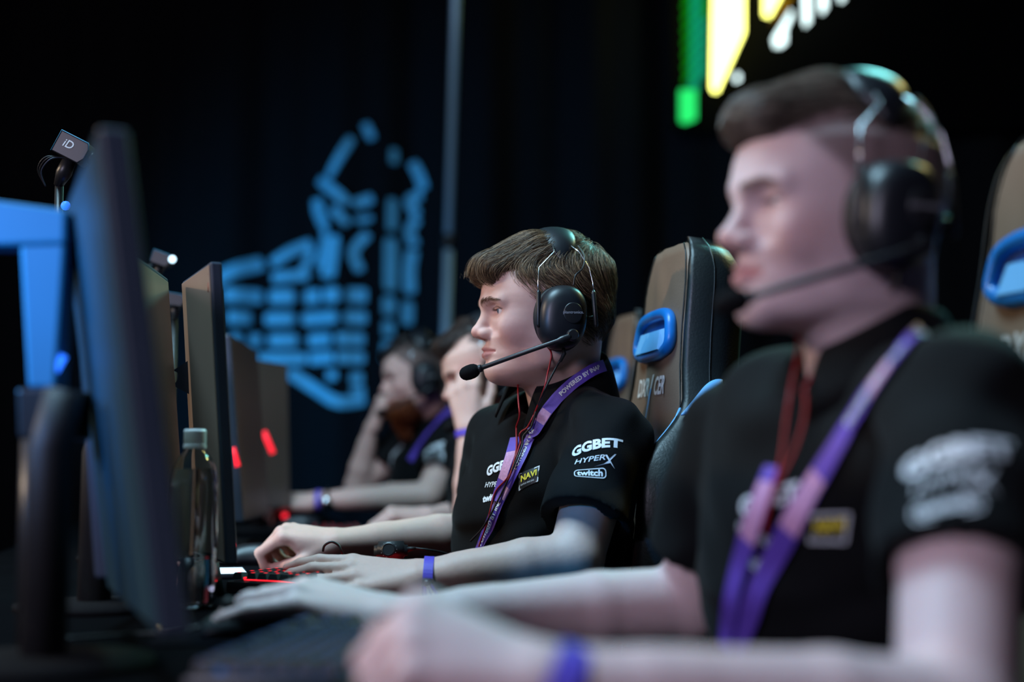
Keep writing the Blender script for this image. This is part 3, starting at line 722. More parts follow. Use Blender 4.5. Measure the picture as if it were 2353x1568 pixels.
if 'far' in PEOPLE:
    prims = [(ell((.006, 0, .045), (.090, .080, .086)), .01), (cap((.06, 0, .095), (.105, 0, .075), .034, .026), .03), (cap((-.04, 0, 0), (-.03, 0, -.035), .044, .026), .03)]
    hl = hl_fn([(-.10, -.06), (-.02, -.04), (.03, .0), (.06, .04), (.10, .055), (.15, .05)])
    build_hair(far_p, 'hair', prims, hl, flow_crown(fwd=.3), 1500, .035, .0008, (26, 22, 22), (52, 44, 42), seed=7, vox=.004, depth=.006, lab='short black hair')
    prims = [(ell((.075, 0, -.095), (.052, .052, .042)), .01), (cap((.09, 0, -.10), (.085, 0, -.165), .044, .022), .03), (cap((.05, .05, -.05), (.09, .03, -.09), .022, .03), .02), (cap((.05, -.05, -.05), (.09, -.03, -.09), .022, .03), .02)]
    hl = lambda x, y, z: (z + .058) * .9 + 0 * x + 0 * y
    def bflow(p): d = np.zeros_like(p); d[:, 2] = -1; d[:, 0] = .25; return d
    build_hair(far_p, 'beard', prims, hl, bflow, 1800, .05, .0008, (96, 44, 22), (176, 92, 48), seed=8, vox=.004, depth=.008, lab='long red-brown beard')
# ------------------------------------------------------------------ worn things: headsets, lanyards, wristbands, cables
def headset(sp, label, text=True, mic=True, group='stage headsets'):
    root = thing('headset', label, 'headset', matrix=sp['HM'], group=group)
    def part(name, v, f, m, parent=root, smooth=True): return mesh_obj(name, v, f, m, parent, smooth, False)
    cz = -.012
    for s in (1, -1):
        # ear cup: rounded oval shell
        V, Fc = [], []; n = 48
        prof = [(0.0, .1245), (.35, .1240), (.62, .1215), (.82, .1165), (.94, .108), (1.0, .097), (1.0, .088), (.96, .085)]
        for r, y in prof:
            for j in range(n):
                a = 2 * math.pi * j / n; ca, sa = math.cos(a), math.sin(a)
                e = 2.4; k = 1 / ((abs(ca)) ** e + (abs(sa)) ** e) ** (1 / e)
                V.append((.020 + .039 * r * k * ca - .004 * sa * r, s * y, cz + .050 * r * k * sa))
        for i in range(len(prof) - 1):
            for j in range(n):
                q = (i * n + j, i * n + (j + 1) % n, (i + 1) * n + (j + 1) % n, (i + 1) * n + j); Fc.append(q if s < 0 else q[::-1])
        cup = part('ear_cup', V, Fc, M['black_gloss'])
        # cushion ring against the head
        pts = []
        for j in range(40):
            a = 2 * math.pi * j / 40; pts.append((.020 + .030 * math.cos(a), s * .0805, cz + .040 * math.sin(a)))
        v, f = tube_geo(pts, .0125, 10, closed=True); part('ear_cushion', v, f, M['black_rubber'])
        # label disc with brand lettering
        if s > 0 or mic:
            V, Fc = [], []
            for r, y in ((0, .1262), (.0135, .1262), (.0150, .1258), (.0152, .1225)):
                for j in range(36):
                    a = 2 * math.pi * j / 36; V.append((.009 + r * math.cos(a), s * y, cz + .004 + r * 1.08 * math.sin(a)))
            for i in range(3):
                for j in range(36):
                    q = (i * 36 + j, i * 36 + (j + 1) % 36, (i + 1) * 36 + (j + 1) % 36, (i + 1) * 36 + j); Fc.append(q if s < 0 else q[::-1])
            disc = part('badge', V, Fc, M['black_plastic'], cup)
        if text and s > 0:
            tv, tf_ = text_geo('plantronics.', .0062, .00008, 0, 1.12)
            part('lettering', [(.009 - x, .1267, cz + .005 + y) for x, y in tv], tf_, M['grey_print'], cup, False)
        # wires from the head pad to the cup with black sliders
        for fr, top, k1, k2, k3 in ((1, .026, .026, .054, .057), (-1, -.004, -.014, -.026, -.030)):
            path = [(top, s * .068, .104), (k1, s * .078, .093), (k2, s * .0925, .066), (k3, s * .0975, .042), (k3 + .001 * fr, s * .100, .024)]
            v, f = tube_geo(path, .00095, 8); part('wire_bow', v, f, M['steel'])
            v, f = tube_geo([(k3, s * .099, .030), (k3, s * .100, .026), (k3 + .002 * fr, s * .103, -.024), (k3 + .002 * fr, s * .103, -.028)], [.002, .0036, .0036, .0024], 10); part('slider', v, f, M['black_plastic'])
            v, f = tube_geo([(k3, s * .100, -.012), (k3 - .014 * fr, s * .098, -.014)], .003, 8); part('cup_pivot', v, f, M['black_plastic'])
        if s > 0:
            path = smooth_path([(-.014, s * .070, .104), (-.021, s * .083, .085), (-.014, s * .098, .065), (.000, s * .108, .052), (.004, s * .110, .036)], 6)
            v, f = tube_geo(path, .0013, 8); part('bow_cable', v, f, M['black_cable'])
    # head pad: arch over the crown
    V, Fc = [], []; na, nb_ = 28, 18
    for i in range(na + 1):
        t = math.radians(-72 + 144 * i / na); e = max(0.25, math.cos(math.radians(90 * abs(i / na * 2 - 1) ** 3)))
        cy, czz = math.sin(t) * .074, .052 + math.cos(t) * .082
        for j in range(nb_):
            a = 2 * math.pi * j / nb_
            dx = math.cos(a) * .029 * e; dn = math.sin(a) * .0105 * (e * .6 + .4)
            V.append((.011 + dx, cy + math.sin(t) * dn, czz + math.cos(t) * dn))
    for i in range(na):
        for j in range(nb_): Fc.append((i * nb_ + j, (i + 1) * nb_ + j, (i + 1) * nb_ + (j + 1) % nb_, i * nb_ + (j + 1) % nb_))
    Fc.append(tuple(range(nb_))); Fc.append(tuple(range((na + 1) * nb_ - 1, na * nb_ - 1, -1)))
    pad = part('head_pad', V, Fc, M['black_gloss'])
    if mic:
        piv = Vector((.011, .128, cz - .030)); tip = Vector((.146, .072, cz - .077))
        o = lathe('boom_pivot', [(.0, 0), (.0085, 0), (.0095, .002), (.0095, .008), (.0075, .011), (0, .011)], M['black_plastic'], root, 20, (piv.x, piv.y - .007, piv.z), (-math.pi / 2, 0, 0))
        v, f = tube_geo(smooth_path([piv + Vector((.004, 0, -.002)), piv + Vector((.03, -.002, -.011)), piv.lerp(tip, .6) + Vector((0, .010, 0)), tip], 6), [.0052] * 5 + [.0036] * 14, 10); part('mic_boom', v, f, M['black_plastic'])
        d = (tip - piv).normalized(); pts = [tip + d * x for x in (-.004, .0, .004)]
        v, f = tube_geo(pts, [.0055, .006, .0055], 12); part('mic_collar', v, f, M['black_gloss'])
        pts = [tip + d * x for x in (.001, .003, .007, .012, .019, .026, .030, .0325, .0335)]
        v, f = tube_geo(pts, [.004, .0075, .0103, .0115, .0116, .0104, .0078, .0045, .001], 16); part('mic_foam', v, f, M['foam'])
        v, f = tube_geo([(.020, .100, cz - .046), (.018, .098, cz - .056), (.024, .096, cz - .068)], [.0028, .0034, .0026], 10); part('cable_boot', v, f, M['black_rubber'])
    return root

def cast(sp, px, py, off=.002, tree='bvh'):
    h = sp[tree].ray_cast(CAM, ray(px, py))
    if h[0] is None: return None, None
    n = h[1]
    if n.dot(ray(px, py)) > 0: n = -n
    return h[0] + n * off, n
def ribbon(name, pts, nrm, width, m, parent, thick=.0012, resample=40):
    """flat band along points, facing the normals; returns object and frames"""
    P = [Vector(p) for p in pts]; L = [0]
    for a, b in zip(P, P[1:]): L.append(L[-1] + (b - a).length)
    fr = []; V, Fc = [], []
    for i in range(len(P)):
        t = (P[min(i + 1, len(P) - 1)] - P[max(i - 1, 0)]).normalized(); n = nrm[i]; n = (n - t * n.dot(t)).normalized(); s = t.cross(n)
        fr.append((P[i], t, n, s, L[i]))
        w = width(i / (len(P) - 1)) if callable(width) else width
        for a, b in ((-.5, 0), (.5, 0), (.5, 1), (-.5, 1)): V.append(P[i] + s * (a * w) + n * (thick * b))
    for i in range(len(P) - 1):
        for j in range(4): Fc.append((i * 4 + j, i * 4 + (j + 1) % 4, i * 4 + 4 + (j + 1) % 4, i * 4 + 4 + j))
    Fc.append((0, 1, 2, 3)); Fc.append((len(P) * 4 - 1, len(P) * 4 - 2, len(P) * 4 - 3, len(P) * 4 - 4))
    return mesh_obj(name, V, Fc, m, parent, False), fr
def on_ribbon(fr, u, v, lift=.0018):
    Ls = [f[4] for f in fr]; i = int(np.clip(np.searchsorted(Ls, u) - 1, 0, len(fr) - 2)); t = (u - Ls[i]) / max(Ls[i + 1] - Ls[i], 1e-9)
    a, b = fr[i], fr[i + 1]
    return a[0].lerp(b[0], t) + a[3].lerp(b[3], t) * v + a[2].lerp(b[2], t) * lift
def to_px(p):
    d = Vector(p) - CAM; z = d.y * CP + d.z * SP; return CX + FPX * d.x / z, CY - FPX * (-d.y * SP + d.z * CP) / z
def u_at(fr, px, py):
    return min(fr, key=lambda f: (to_px(f[0])[0] - px) ** 2 + (to_px(f[0])[1] - py) ** 2)[4]
def ribbon_text(name, fr, txt, u0, size, m, parent, flip=1, sx=1.0, bold=.0003):
    tv, tf_ = text_geo(txt, size, bold, 0, sx, 'LEFT', cuts=0)
    return mesh_obj(name, [on_ribbon(fr, u0 + flip * x, -flip * y) for x, y in tv], tf_, m, parent, False)
def worn_path(sp, pix, off=.003, n=46):
    """a line of pixels laid on the shirt, smoothed"""
    pts = smooth_path([V3((x, y, 0)) for x, y in pix], 12)
    P, N = [], []
    for q in pts:
        p, nn = cast(sp, q.x, q.y, off, 'bvh_all')
        if p is not None and p.y < sp['neck'].y + .03: P.append(p); N.append(nn)
    for it in range(6):
        Q = P[:]; NN = N[:]
        for i in range(1, len(P) - 1): Q[i] = (P[i - 1] + P[i] * 2 + P[i + 1]) / 4; NN[i] = (N[i - 1] + N[i] + N[i + 1]).normalized()
        P, N = Q, NN
    for i in range(len(P)):                       # never sink into the cloth
        h = sp['bvh_all'].find_nearest(P[i])
        if h[0] is not None:
            d = (P[i] - h[0]).dot(h[1] if h[1].dot(N[i]) > 0 else -h[1])
            if d < off * .8: P[i] = P[i] + N[i] * (off * .8 - d)
    return P, N
def decal(sp, geo, px, py, m, name, parent, ang=0.0, off=.0012, side=None):
    """flat print wrapped on the shirt around the point seen at a pixel; geo is (verts2d, faces) in metres"""
    p0, n = cast(sp, px, py, 0)
    if p0 is None: return None
    u = Vector((1, 0, 0)); u = (u - n * u.dot(n)).normalized(); v = n.cross(u)
    if v.z < 0: v = -v
    if side is not None: u = (side - n * side.dot(n)).normalized(); v = n.cross(u); v = v if v.z > 0 else -v
    c, s = math.cos(ang), math.sin(ang); U = u * c + v * s; Vv = v * c - u * s
    out = []
    for x, y in geo[0]:
        q = p0 + U * x + Vv * y + n * .08
        h = sp['bvh'].ray_cast(q, -n, .2)
        out.append((h[0] + n * off) if h[0] is not None else p0 + U * x + Vv * y + n * off)
    return mesh_obj(name, out, geo[1], m, parent, False)
def poly_geo(pts):
    return [tuple(p) for p in pts], [tuple(range(len(pts)))]
def frame_geo(w, h, t, shear=0.0):
    o = [(-w / 2, -h / 2), (w / 2, -h / 2), (w / 2, h / 2), (-w / 2, h / 2)]; i = [(-w / 2 + t, -h / 2 + t), (w / 2 - t, -h / 2 + t), (w / 2 - t, h / 2 - t), (-w / 2 + t, h / 2 - t)]
    V = [(x + shear * y, y) for x, y in o + i]
    return V, [(0, 1, 5, 4), (1, 2, 6, 5), (2, 3, 7, 6), (3, 0, 4, 7)]
def grid_rect(w, h, nx=6, ny=6, shear=0.0):
    V = [(-w / 2 + w * i / nx + shear * (-h / 2 + h * j / ny), -h / 2 + h * j / ny) for j in range(ny + 1) for i in range(nx + 1)]
    return V, [(j * (nx + 1) + i, j * (nx + 1) + i + 1, (j + 1) * (nx + 1) + i + 1, (j + 1) * (nx + 1) + i) for j in range(ny) for i in range(nx)]
def round_frame(w, h, r, t, n=8):
    def ringp(w, h, r):
        out = []
        for cx, cy, a0 in ((w / 2 - r, h / 2 - r, 0), (-w / 2 + r, h / 2 - r, 90), (-w / 2 + r, -h / 2 + r, 180), (w / 2 - r, -h / 2 + r, 270)):
            for k in range(n + 1): a = math.radians(a0 + 90 * k / n); out.append((cx + r * math.cos(a), cy + r * math.sin(a)))
        return out
    A = ringp(w, h, r); B = ringp(w - 2 * t, h - 2 * t, max(r - t, .0005)); k = len(A)
    return A + B, [(i, (i + 1) % k, k + (i + 1) % k, k + i) for i in range(k)]
def prints(sp, sc, sleeve, chest_r, badge, chest_r2=None):
    """sponsor prints: sleeve stack, right chest stack, team badge; pixel anchors"""
    sh = sp['shirt']; mid, tf, tl, tu = torso_frame(sp)
    def dec(txt, pix, size, ang=0, bold=.0, shear=0, sx=1.0, m='white_print', nm='sleeve_print', spacing=1.0, side=None):
        if pix: decal(sp, text_geo(txt, size * sc, bold * sc, shear, sx, cuts=2, spacing=spacing), pix[0], pix[1], M[m], nm, sh, ang, side=side)
    x, y = sleeve; k = sp.get('print_px', 1.0)
    dec('GGBET', (x, y), .0215, .05, .0010, .08, 1.12, spacing=1.0)
    dec('HYPER', (x - 10 * k, y + 33 * k), .0115, .02, .0001, .25, 1.42)
    sw = [(-.004, .008), (-.001, .008), (.0022, .0018), (.010, .009), (.0125, .009), (.0035, -.0005), (.0095, -.013), (.0035, -.0045), (-.020, -.009), (-.006, -.0055), (.001, -.001)]
    decal(sp, poly_geo([(a * sc, b * sc) for a, b in sw]), x + 33 * k, y + 34 * k, M['white_print'], 'sleeve_print', sh)
    dec('twitch', (x - 8 * k, y + 65 * k), .0148, -.02, .0005, 0, 1.0)
    decal(sp, tuple(round_frame(.047 * sc, .0165 * sc, .006 * sc, .0014 * sc)), x - 8 * k, y + 65 * k, M['white_print'], 'sleeve_print', sh, -.02)
    if chest_r:
        x, y = chest_r
        dec('GGBET', (x, y), .021, -.08, .0010, .08, 1.05, nm='chest_print')
        dec('HYPERX', (x - 14 * k, y + 42 * k), .0115, -.08, .0002, .25, 1.1, nm='chest_print')
        dec('twitch', (x - 20 * k, y + 72 * k), .0150, -.08, .0008, 0, 1.0, nm='chest_print')
    if badge:
        x, y = badge
        decal(sp, tuple(grid_rect(.036 * sc, .0250 * sc, 6, 6, .35)), x, y, M['black_plastic'], 'team_badge', sh, .26, .0010)
        decal(sp, tuple(frame_geo(.036 * sc, .0250 * sc, .0018 * sc, .35)), x, y, M['white_print'], 'team_badge', sh, .26, .0016)
        dec2 = text_geo('NAVI', .0125 * sc, .0005 * sc, .3, 1.0, cuts=1); decal(sp, dec2, x, y - 3 * k, M['yellow_print'], 'team_badge', sh, .26, .0022)
        decal(sp, text_geo('NATUS VINCERE', .0033 * sc, 0, .2, 1.0), x - 2 * k, y + 12 * k, M['white_print'], 'team_badge', sh, .26, .0022)

def lanyard(sp, label, strands_px, width, texts=(), pink=(), sc=1.0):
    root = thing('lanyard', label, 'lanyard', sp['neck'])
    frs = []
    for i, pix in enumerate(strands_px):
        P, N = worn_path(sp, pix, .0045 + .0025 * i)
        o, fr = ribbon('strap', P, N, width, M['lanyard'], root); frs.append(fr)
    for si, u0, txt, size, flip in texts:
        ribbon_text('strap_lettering', frs[si], txt, u_at(frs[si], *u0), size, M['white_print'], root, flip, 1.0)
    for si, u0, L in pink:
        fr = frs[si]; u0 = u_at(fr, *u0); V, Fc = [], []; n = 10
        for i in range(n + 1):
            for v in (-.46, .46): V.append(on_ribbon(fr, u0 + L * i / n, v * width, .0015))
        for i in range(n): Fc.append((i * 2, i * 2 + 1, i * 2 + 3, i * 2 + 2))
        mesh_obj('strap_print', V, Fc, M['lanyard_pink'], root, False)
    return root
def wristband(wr, f, n, label, r1=.0335, r2=.026, tail=True, width=.014, tdir=None, along=-.028):
    root = thing('wristband', label, 'wristband', wr, group='violet event wristbands')
    f = f.normalized(); n = (n - f * n.dot(f)).normalized(); s = f.cross(n); c = wr + f * along
    pts = [c + s * (math.cos(a) * r1) + n * (math.sin(a) * r2) for a in [2 * math.pi * i / 36 for i in range(36)]]
    V, Fc = [], []
    for p in pts:
        o = (p - c).normalized()
        for a, b in ((-.5, 0), (.5, 0), (.5, .0014), (-.5, .0014)): V.append(p + f * (a * width) + o * b)
    for i in range(36):
        for j in range(4): Fc.append((i * 4 + j, i * 4 + (j + 1) % 4, ((i + 1) % 36) * 4 + (j + 1) % 4, ((i + 1) % 36) * 4 + j))
    mesh_obj('band', V, Fc, M['wristband'], root, False)
    if tail:
        k0 = c - s * r1 * .98 + n * .012 if tdir is None else c + tdir[0]
        mesh_obj('slide_clasp', *tube_geo([k0 - n * .004, k0 + n * .004], .0075, 10), M['black_plastic'], root)
        for dx, L, w in ((.15, .050, .018), (.62, .050, .016)):
            d = (Vector((0, 0, -1)) - f * dx).normalized(); P = [k0 + d * (L * i / 5) + Vector((0, -.003 - .0015 * i * (i - 5) * -.3, 0)) for i in range(6)]
            N = [Vector((0, -1, .1))] * 6
            ribbon('strap_tail', P, N, lambda t, w=w: w * (.6 + .5 * t), M['wristband'], root, .001)
            ribbon('tail_stripe', [p + Vector((0, -.0016, 0)) for p in P], N, lambda t, w=w: w * .28 * (.6 + .5 * t), M['white_print'], root, .0006)
    return root
HL = {'mid': 'sharp black wire-bow headset with foam microphone on the focused player', 'near': 'large blurred black headset worn by the nearest player', 'third': 'headset on the dark-haired player hiding behind hand', 'far': 'small blurred headset on the bearded player'}
for k, sp in PEOPLE.items(): headset(sp, HL[k])
if 'mid' in PEOPLE:
    sp = mid_p
    prints(sp, 1.0, (1364, 1024), (1150, 1072), (1214, 1098))
    lanyard(sp, 'purple lanyard with POWERED BY INAP lettering on the focused player',
        [[(1384, 842), (1362, 850), (1338, 866), (1300, 897), (1266, 935), (1240, 975), (1220, 1015), (1196, 1065), (1172, 1115), (1150, 1160), (1128, 1210), (1103, 1272)], [(1190, 1010), (1176, 1060), (1160, 1110), (1146, 1155)]], .019,
        texts=[(0, (1288, 908), 'POWERED BY INAP', .0094, -1), (0, (1190, 1085), 'POWERED BY INAP', .0095, -1), (0, (1108, 1256), 'POWERED BY INAP', .0105, -1)], pink=[(0, (1258, 946), .022), (0, (1168, 1120), .022), (1, (1182, 1040), .05)])
    h = sp['handL']; wristband(sp['wrL'], h['f'], h['n'], 'sharp violet wristband with dangling tails on the focused player', along=-.012)
    def cable(name, label, pts, r, m, grp=None): return tag(tube(name, pts, r, M[m], None, 8, 8), label, 'cable', grp)
    hm = sp['HM']
    def lay(pix, off): return worn_path(sp, pix, off)[0][::3]
    cable('headset_cable', 'black cable hanging from the sharp headset down the shirt', [hm @ V3((.024, .096, -.080)), W(1285, 832, 2.20), W(1262, 875, 2.19), W(1248, 905, 2.19)] + lay([(1240, 940), (1226, 985), (1200, 1050), (1176, 1110), (1140, 1180), (1095, 1245)], .011), .0017, 'black_cable')
    cable('earphone_cable', 'red earphone cable beside the headset cable on the focused player', [hm @ V3((.040, .075, -.055)), W(1267, 815, 2.22), W(1258, 860, 2.21), W(1250, 895, 2.20)] + lay([(1235, 950), (1212, 1000), (1194, 1050), (1180, 1095), (1150, 1130), (1135, 1180), (1112, 1260)], .010), .0014, 'red_cable', 'red earphone cables')
    cable('earphone_cable', 'red earphone cable emerging below chin of the focused player', [W(1190, 880, 2.26), W(1191, 920, 2.235), W(1194, 955, 2.225)] + lay([(1196, 985), (1194, 1030), (1186, 1085), (1178, 1105)], .011), .0014, 'red_cable', 'red earphone cables')
if 'near' in PEOPLE:
    sp = near_p; sp['print_px'] = 1.9
    prints(sp, 1.05, (2190, 1040), (1760, 1150), (1905, 1215))
    lanyard(sp, 'blurred purple and pink lanyard on the nearest player', [[(2120, 770), (2050, 850), (1980, 950), (1920, 1050), (1850, 1160), (1790, 1270), (1740, 1380), (1700, 1500)], [(1790, 1080), (1750, 1180), (1715, 1290), (1690, 1400), (1680, 1490)]], .022,
        texts=[(0, (1960, 985), 'POWERED BY INAP', .013, -1)], pink=[(0, (1890, 1100), .06), (0, (2060, 840), .03), (1, (1780, 1110), .06)])
    h = sp['handL']; wristband(sp['wrL'], h['f'], h['n'], 'large blurred violet wristband on the nearest player', tail=False, along=-.012, width=.02)
    for px in (0, 60):
        P = worn_path(sp, [(1828 + px * .6, 900), (1820 + px * .7, 980), (1812 + px * .4, 1060), (1790, 1140), (1770, 1220)], .009)[0]
        tag(tube('earphone_cable', [W(1838 + px, 730, 1.37), W(1832 + px * .9, 820, 1.33)] + P[::4], .0016, M['red_cable']), 'dark red blurred earphone cable on the nearest player, ' + ('left strand' if px == 0 else 'right strand'), 'cable', 'red earphone cables')
if 'third' in PEOPLE:
    h = third_p['handL']; wristband(third_p['wrL'], h['f'], h['n'], 'violet wristband on raised forearm of the player hiding face', tail=False, along=-.01)
    lanyard(third_p, 'pale purple lanyard on the player hiding face', [[(1180, 935), (1160, 980), (1140, 1040)]], .022)
if 'far' in PEOPLE:
    h = far_p['handL']; wristband(far_p['wrL'], h['f'], h['n'], 'violet wristband on forearm of the bearded player', tail=False, along=-.01)
    far_p['print_px'] = .5
    prints(far_p, 1.15, (1000, 1028), None, None)
    decal(far_p, text_geo('GGBET', .03, .0016, .08, 1.0, cuts=2), 905, 1045, M['white_print'], 'chest_print', far_p['shirt'])
    lanyard(far_p, 'dark purple lanyard on the bearded player', [[(1035, 940), (1005, 975), (975, 1010), (945, 1060)]], .022)
# ------------------------------------------------------------------ setting: floor, black back wall, curtain
ROW = V3((-.196, .981, 0)); OUT = V3((.981, .196, 0))           # along the row of seats / from desk towards the players
M['floor'] = mat('black_stage_floor', (0.010, 0.010, 0.012), 0.55, noise=(3, 0.7, 1.3))
M['wall'] = mat('black_hall_wall', (0.002, 0.002, 0.0025), 0.95, spec=.05, noise=(2, 0.8, 1.2))
M['curtain'] = mat('black_velvet_curtain', (0.006, 0.006, 0.007), 0.95, spec=0.1, noise=(30, 0.7, 1.3))
M['banner_print'] = mat('pale_blue_emblem_print', (0.16, 0.55, 0.74), 0.8, noise=(6, 0.75, 1.15))
tag(box('floor', (22, 22, .1), M['floor'], None, (0, 4, -.05), bevel=0), kind='structure')
tag(box('wall_back', (22, .1, 7), M['wall'], None, (0, 8.6, 3.5), bevel=0), kind='structure')
def wave(x): return .05 * math.sin(x * 9.0) + .022 * math.sin(x * 23 + 1.3)
YC = 7.6
V, Fc = [], []; nx = 360
for i in range(nx + 1):
    x = -6.5 + 13 * i / nx
    for z in (0.02, 1.5, 3.0, 5.6): V.append((x, YC + wave(x), z))
for i in range(nx):
    for j in range(3): Fc.append((i * 4 + j, i * 4 + j + 1, i * 4 + 5 + j, i * 4 + 4 + j))
cur = mesh_obj('curtain', V, Fc, M['curtain'], None); tag(cur, 'black pleated stage curtain closing off the back of the stage', 'curtain')
so = cur.modifiers.new('thick', 'SOLIDIFY'); so.thickness = .004
# printed emblem: strokes of pale cloth applied on the curtain
emb = thing('curtain_emblem', 'large pale blue line emblem glowing on the black curtain', 'emblem', (W(700, 700, 7.5).x, YC - .1, 0))
def stroke(pts, w, name='emblem_stroke', d=7.42):
    P = []
    pts = [V3((a, b, 0)) for a, b in pts]; pts = smooth_path(pts, 6) if len(pts) > 2 else [pts[0].lerp(pts[1], i / 8) for i in range(9)]
    V, Fc = [], []; n = len(pts)
    for i, p in enumerate(pts):
        t = (pts[min(i + 1, n - 1)] - pts[max(i - 1, 0)]).normalized(); s = V3((-t.y, t.x, 0)); k = w / 2 * (1 if 0 < i < n - 1 else .75)
        for lay in (0, .012):
            for sg in (-1, 1):
                q = W(p.x + s.x * k * sg, p.y + s.y * k * sg, d); V.append((q.x, YC + wave(q.x) - .012 - lay, q.z))
    for i in range(n - 1):
        a = i * 4; b = a + 4
        Fc += [(a, a + 1, b + 1, b), (a + 2, b + 2, b + 3, a + 3), (a, b, b + 2, a + 2), (a + 1, a + 3, b + 3, b + 1)]
    Fc += [(0, 2, 3, 1), (n * 4 - 4, n * 4 - 3, n * 4 - 1, n * 4 - 2)]
    mesh_obj(name, V, Fc, M['banner_print'], emb, False)
S = [([(797, 293), (742, 388)], 20), ([(826, 256), (844, 294)], 20), ([(717, 389), (790, 452)], 24), ([(802, 453), (846, 436)], 24), ([(713, 436), (716, 465), (734, 505)], 26),
     ([(751, 462), (790, 502)], 20), ([(806, 492), (845, 484)], 14), ([(752, 528), (749, 575), (742, 628)], 38), ([(836, 522), (803, 566), (819, 612)], 22), ([(604, 590), (650, 562), (698, 540)], 24),
     ([(470, 640), (519, 614), (584, 588)], 32), ([(606, 624), (693, 617)], 24), ([(702, 552), (676, 615)], 18), ([(736, 505), (728, 560), (716, 600)], 16)]
for row, segs, h in ((670, [(500, 583), (600, 660), (684, 722), (732, 772), (790, 834)], 34), (723, [(510, 560), (590, 660), (679, 767), (785, 834)], 30), (774, [(520, 540), (556, 582), (600, 668), (694, 752), (766, 829)], 30), (818, [(575, 690), (696, 760), (768, 830)], 28)):
    for a, b in segs: S.append(([(a, row), (b, row)], h))
S += [([(650, 850), (713, 890), (771, 922), (832, 915)], 26), ([(744, 860), (768, 860)], 22), ([(798, 866), (826, 866)], 26), ([(800, 896), (830, 894)], 18)]
S += [([(889, 532), (889, 656)], 30), ([(886, 672), (886, 714)], 28), ([(885, 730), (885, 765)], 26), ([(884, 778), (883, 826)], 26), ([(892, 436), (891, 512)], 22), ([(895, 315), (895, 350)], 18)]
S += [([(936, 342), (952, 370), (966, 410)], 24), ([(960, 420), (931, 437), (950, 471)], 24), ([(950, 478), (931, 512), (946, 545)], 24), ([(940, 556), (932, 600), (934, 660)], 28), ([(929, 680), (928, 735)], 26)]
for pts, w in S: stroke(pts, w)

# pole of a light stand
pt, pb = W(1049, -60, 6.4), W(1014, 1130, 6.4); ax = (pt - pb)
pole = thing('light_stand', 'slim pale metal pole of a light stand before the curtain', 'light stand', (pb.x, pb.y, 0))
M['pole'] = mat('brushed_aluminium', (0.40, 0.62, 0.78), 0.45, metal=.4, noise=(40, .85, 1.1))
jn = pb.lerp(pt, (1130 - 556) / 1190)
u = ax.normalized()
g0 = pb - u * (pb.z / u.z) + V3((0, 0, .02)) * 0
mesh_obj('lower_tube', *tube_geo([g0 + u * .02, jn - u * .03], .021, 16), M['pole'], pole)
mesh_obj('upper_tube', *tube_geo([jn + u * .03, pt + u * 1.2], .020, 16), M['pole'], pole)
mesh_obj('clamp', *tube_geo([jn - u * .035, jn - u * .03, jn + u * .03, jn + u * .035], [.022, .030, .030, .022], 16), M['black_plastic'], pole)
for k in range(3):
    a = k * 2.094 + .4; mesh_obj('leg', *tube_geo([g0 + u * .5, g0 + V3((math.cos(a) * .45, math.sin(a) * .45, .015))], .012, 8), M['black_plastic'], pole)

# ------------------------------------------------------------------ LED sign up at the right
sign = thing('led_sign', 'bright green, yellow and white LED lettering high in the dark at top right', 'sign', W(1800, -60, 7.4))
def emis(name, c, s): return mat(name, tuple(x * .1 for x in c), .5, emit=c, estr=s)
M['led_yellow'] = emis('yellow_led', (1.0, 1.0, .22), 4.6); M['led_white'] = emis('white_led', (.78, 1.0, 1.0), 2.2); M['led_green'] = emis('green_led', (.02, .85, .16), 1.0)
M['led_teal'] = emis('teal_led', (.0, .42, .20), .55); M['led_dgreen'] = emis('dark_green_led', (.0, .30, .0), .7); M['led_orange'] = emis('orange_led', (.7, .35, .0), .45)
def sp_poly(pts, m, name='letter_stroke', d=7.4, th=.03):
    A = [W(a, b, d) for a, b in pts]; k = len(A); B = [p + V3((0, th, 0)) for p in A]
    mesh_obj(name, A + B, [tuple(range(k)), tuple(range(2 * k - 1, k - 1, -1))] + [(i, i + k, (i + 1) % k + k, (i + 1) % k) for i in range(k)], M[m], sign, False)
sp_poly([(1642, -160), (1710, -160), (1710, 74), (1650, 208), (1640, 208), (1636, 198)], 'led_yellow')
sp_poly([(1757, -160), (1850, -160), (1792, -4), (1770, 36), (1757, 32)], 'led_yellow')
sp_poly([(1800, -4), (1822, -10), (1792, 30), (1772, 52)], 'led_orange')
sp_poly([(1818, 22), (1822, 30), (1818, 44), (1807, 66), (1807, 96), (1798, 104), (1782, 105), (1778, 86)], 'led_white')
sp_poly([(1843, -160), (1860, -160), (1862, 48), (1853, 58), (1849, 50)], 'led_white')
sp_poly([(1882, -160), (1899, -160), (1900, 16), (1892, 28), (1886, 20)], 'led_white')
sp_poly([(1925, -60), (1945, -60), (1940, -2), (1932, 0)], 'led_white')
sp_poly([(1690, 172), (1695, 168), (1700, 172), (1701, 180), (1696, 186), (1690, 183)], 'led_white')
sp_poly([(1591, -160), (1615, -160), (1606, 205), (1586, 205)], 'led_teal')
sp_poly([(1563, 206), (1600, 206), (1600, 272), (1574, 282), (1563, 276)], 'led_green')
for k in range(9):
    y = -60 + k * 28; sp_poly([(1568 + k * .4, y + 14), (1590, y - 8), (1590, y + 8), (1572 + k * .4, y + 26)], 'led_dgreen')
    sp_poly([(1615 - k * 1.2, y), (1630 - k * .5, y - 16), (1630 - k * .5, y + 2), (1615 - k * 1.2, y + 16)], 'led_dgreen' if k < 4 else 'led_teal')
a, b = W(1545, 300, 7.55), W(2400, -420, 7.55)
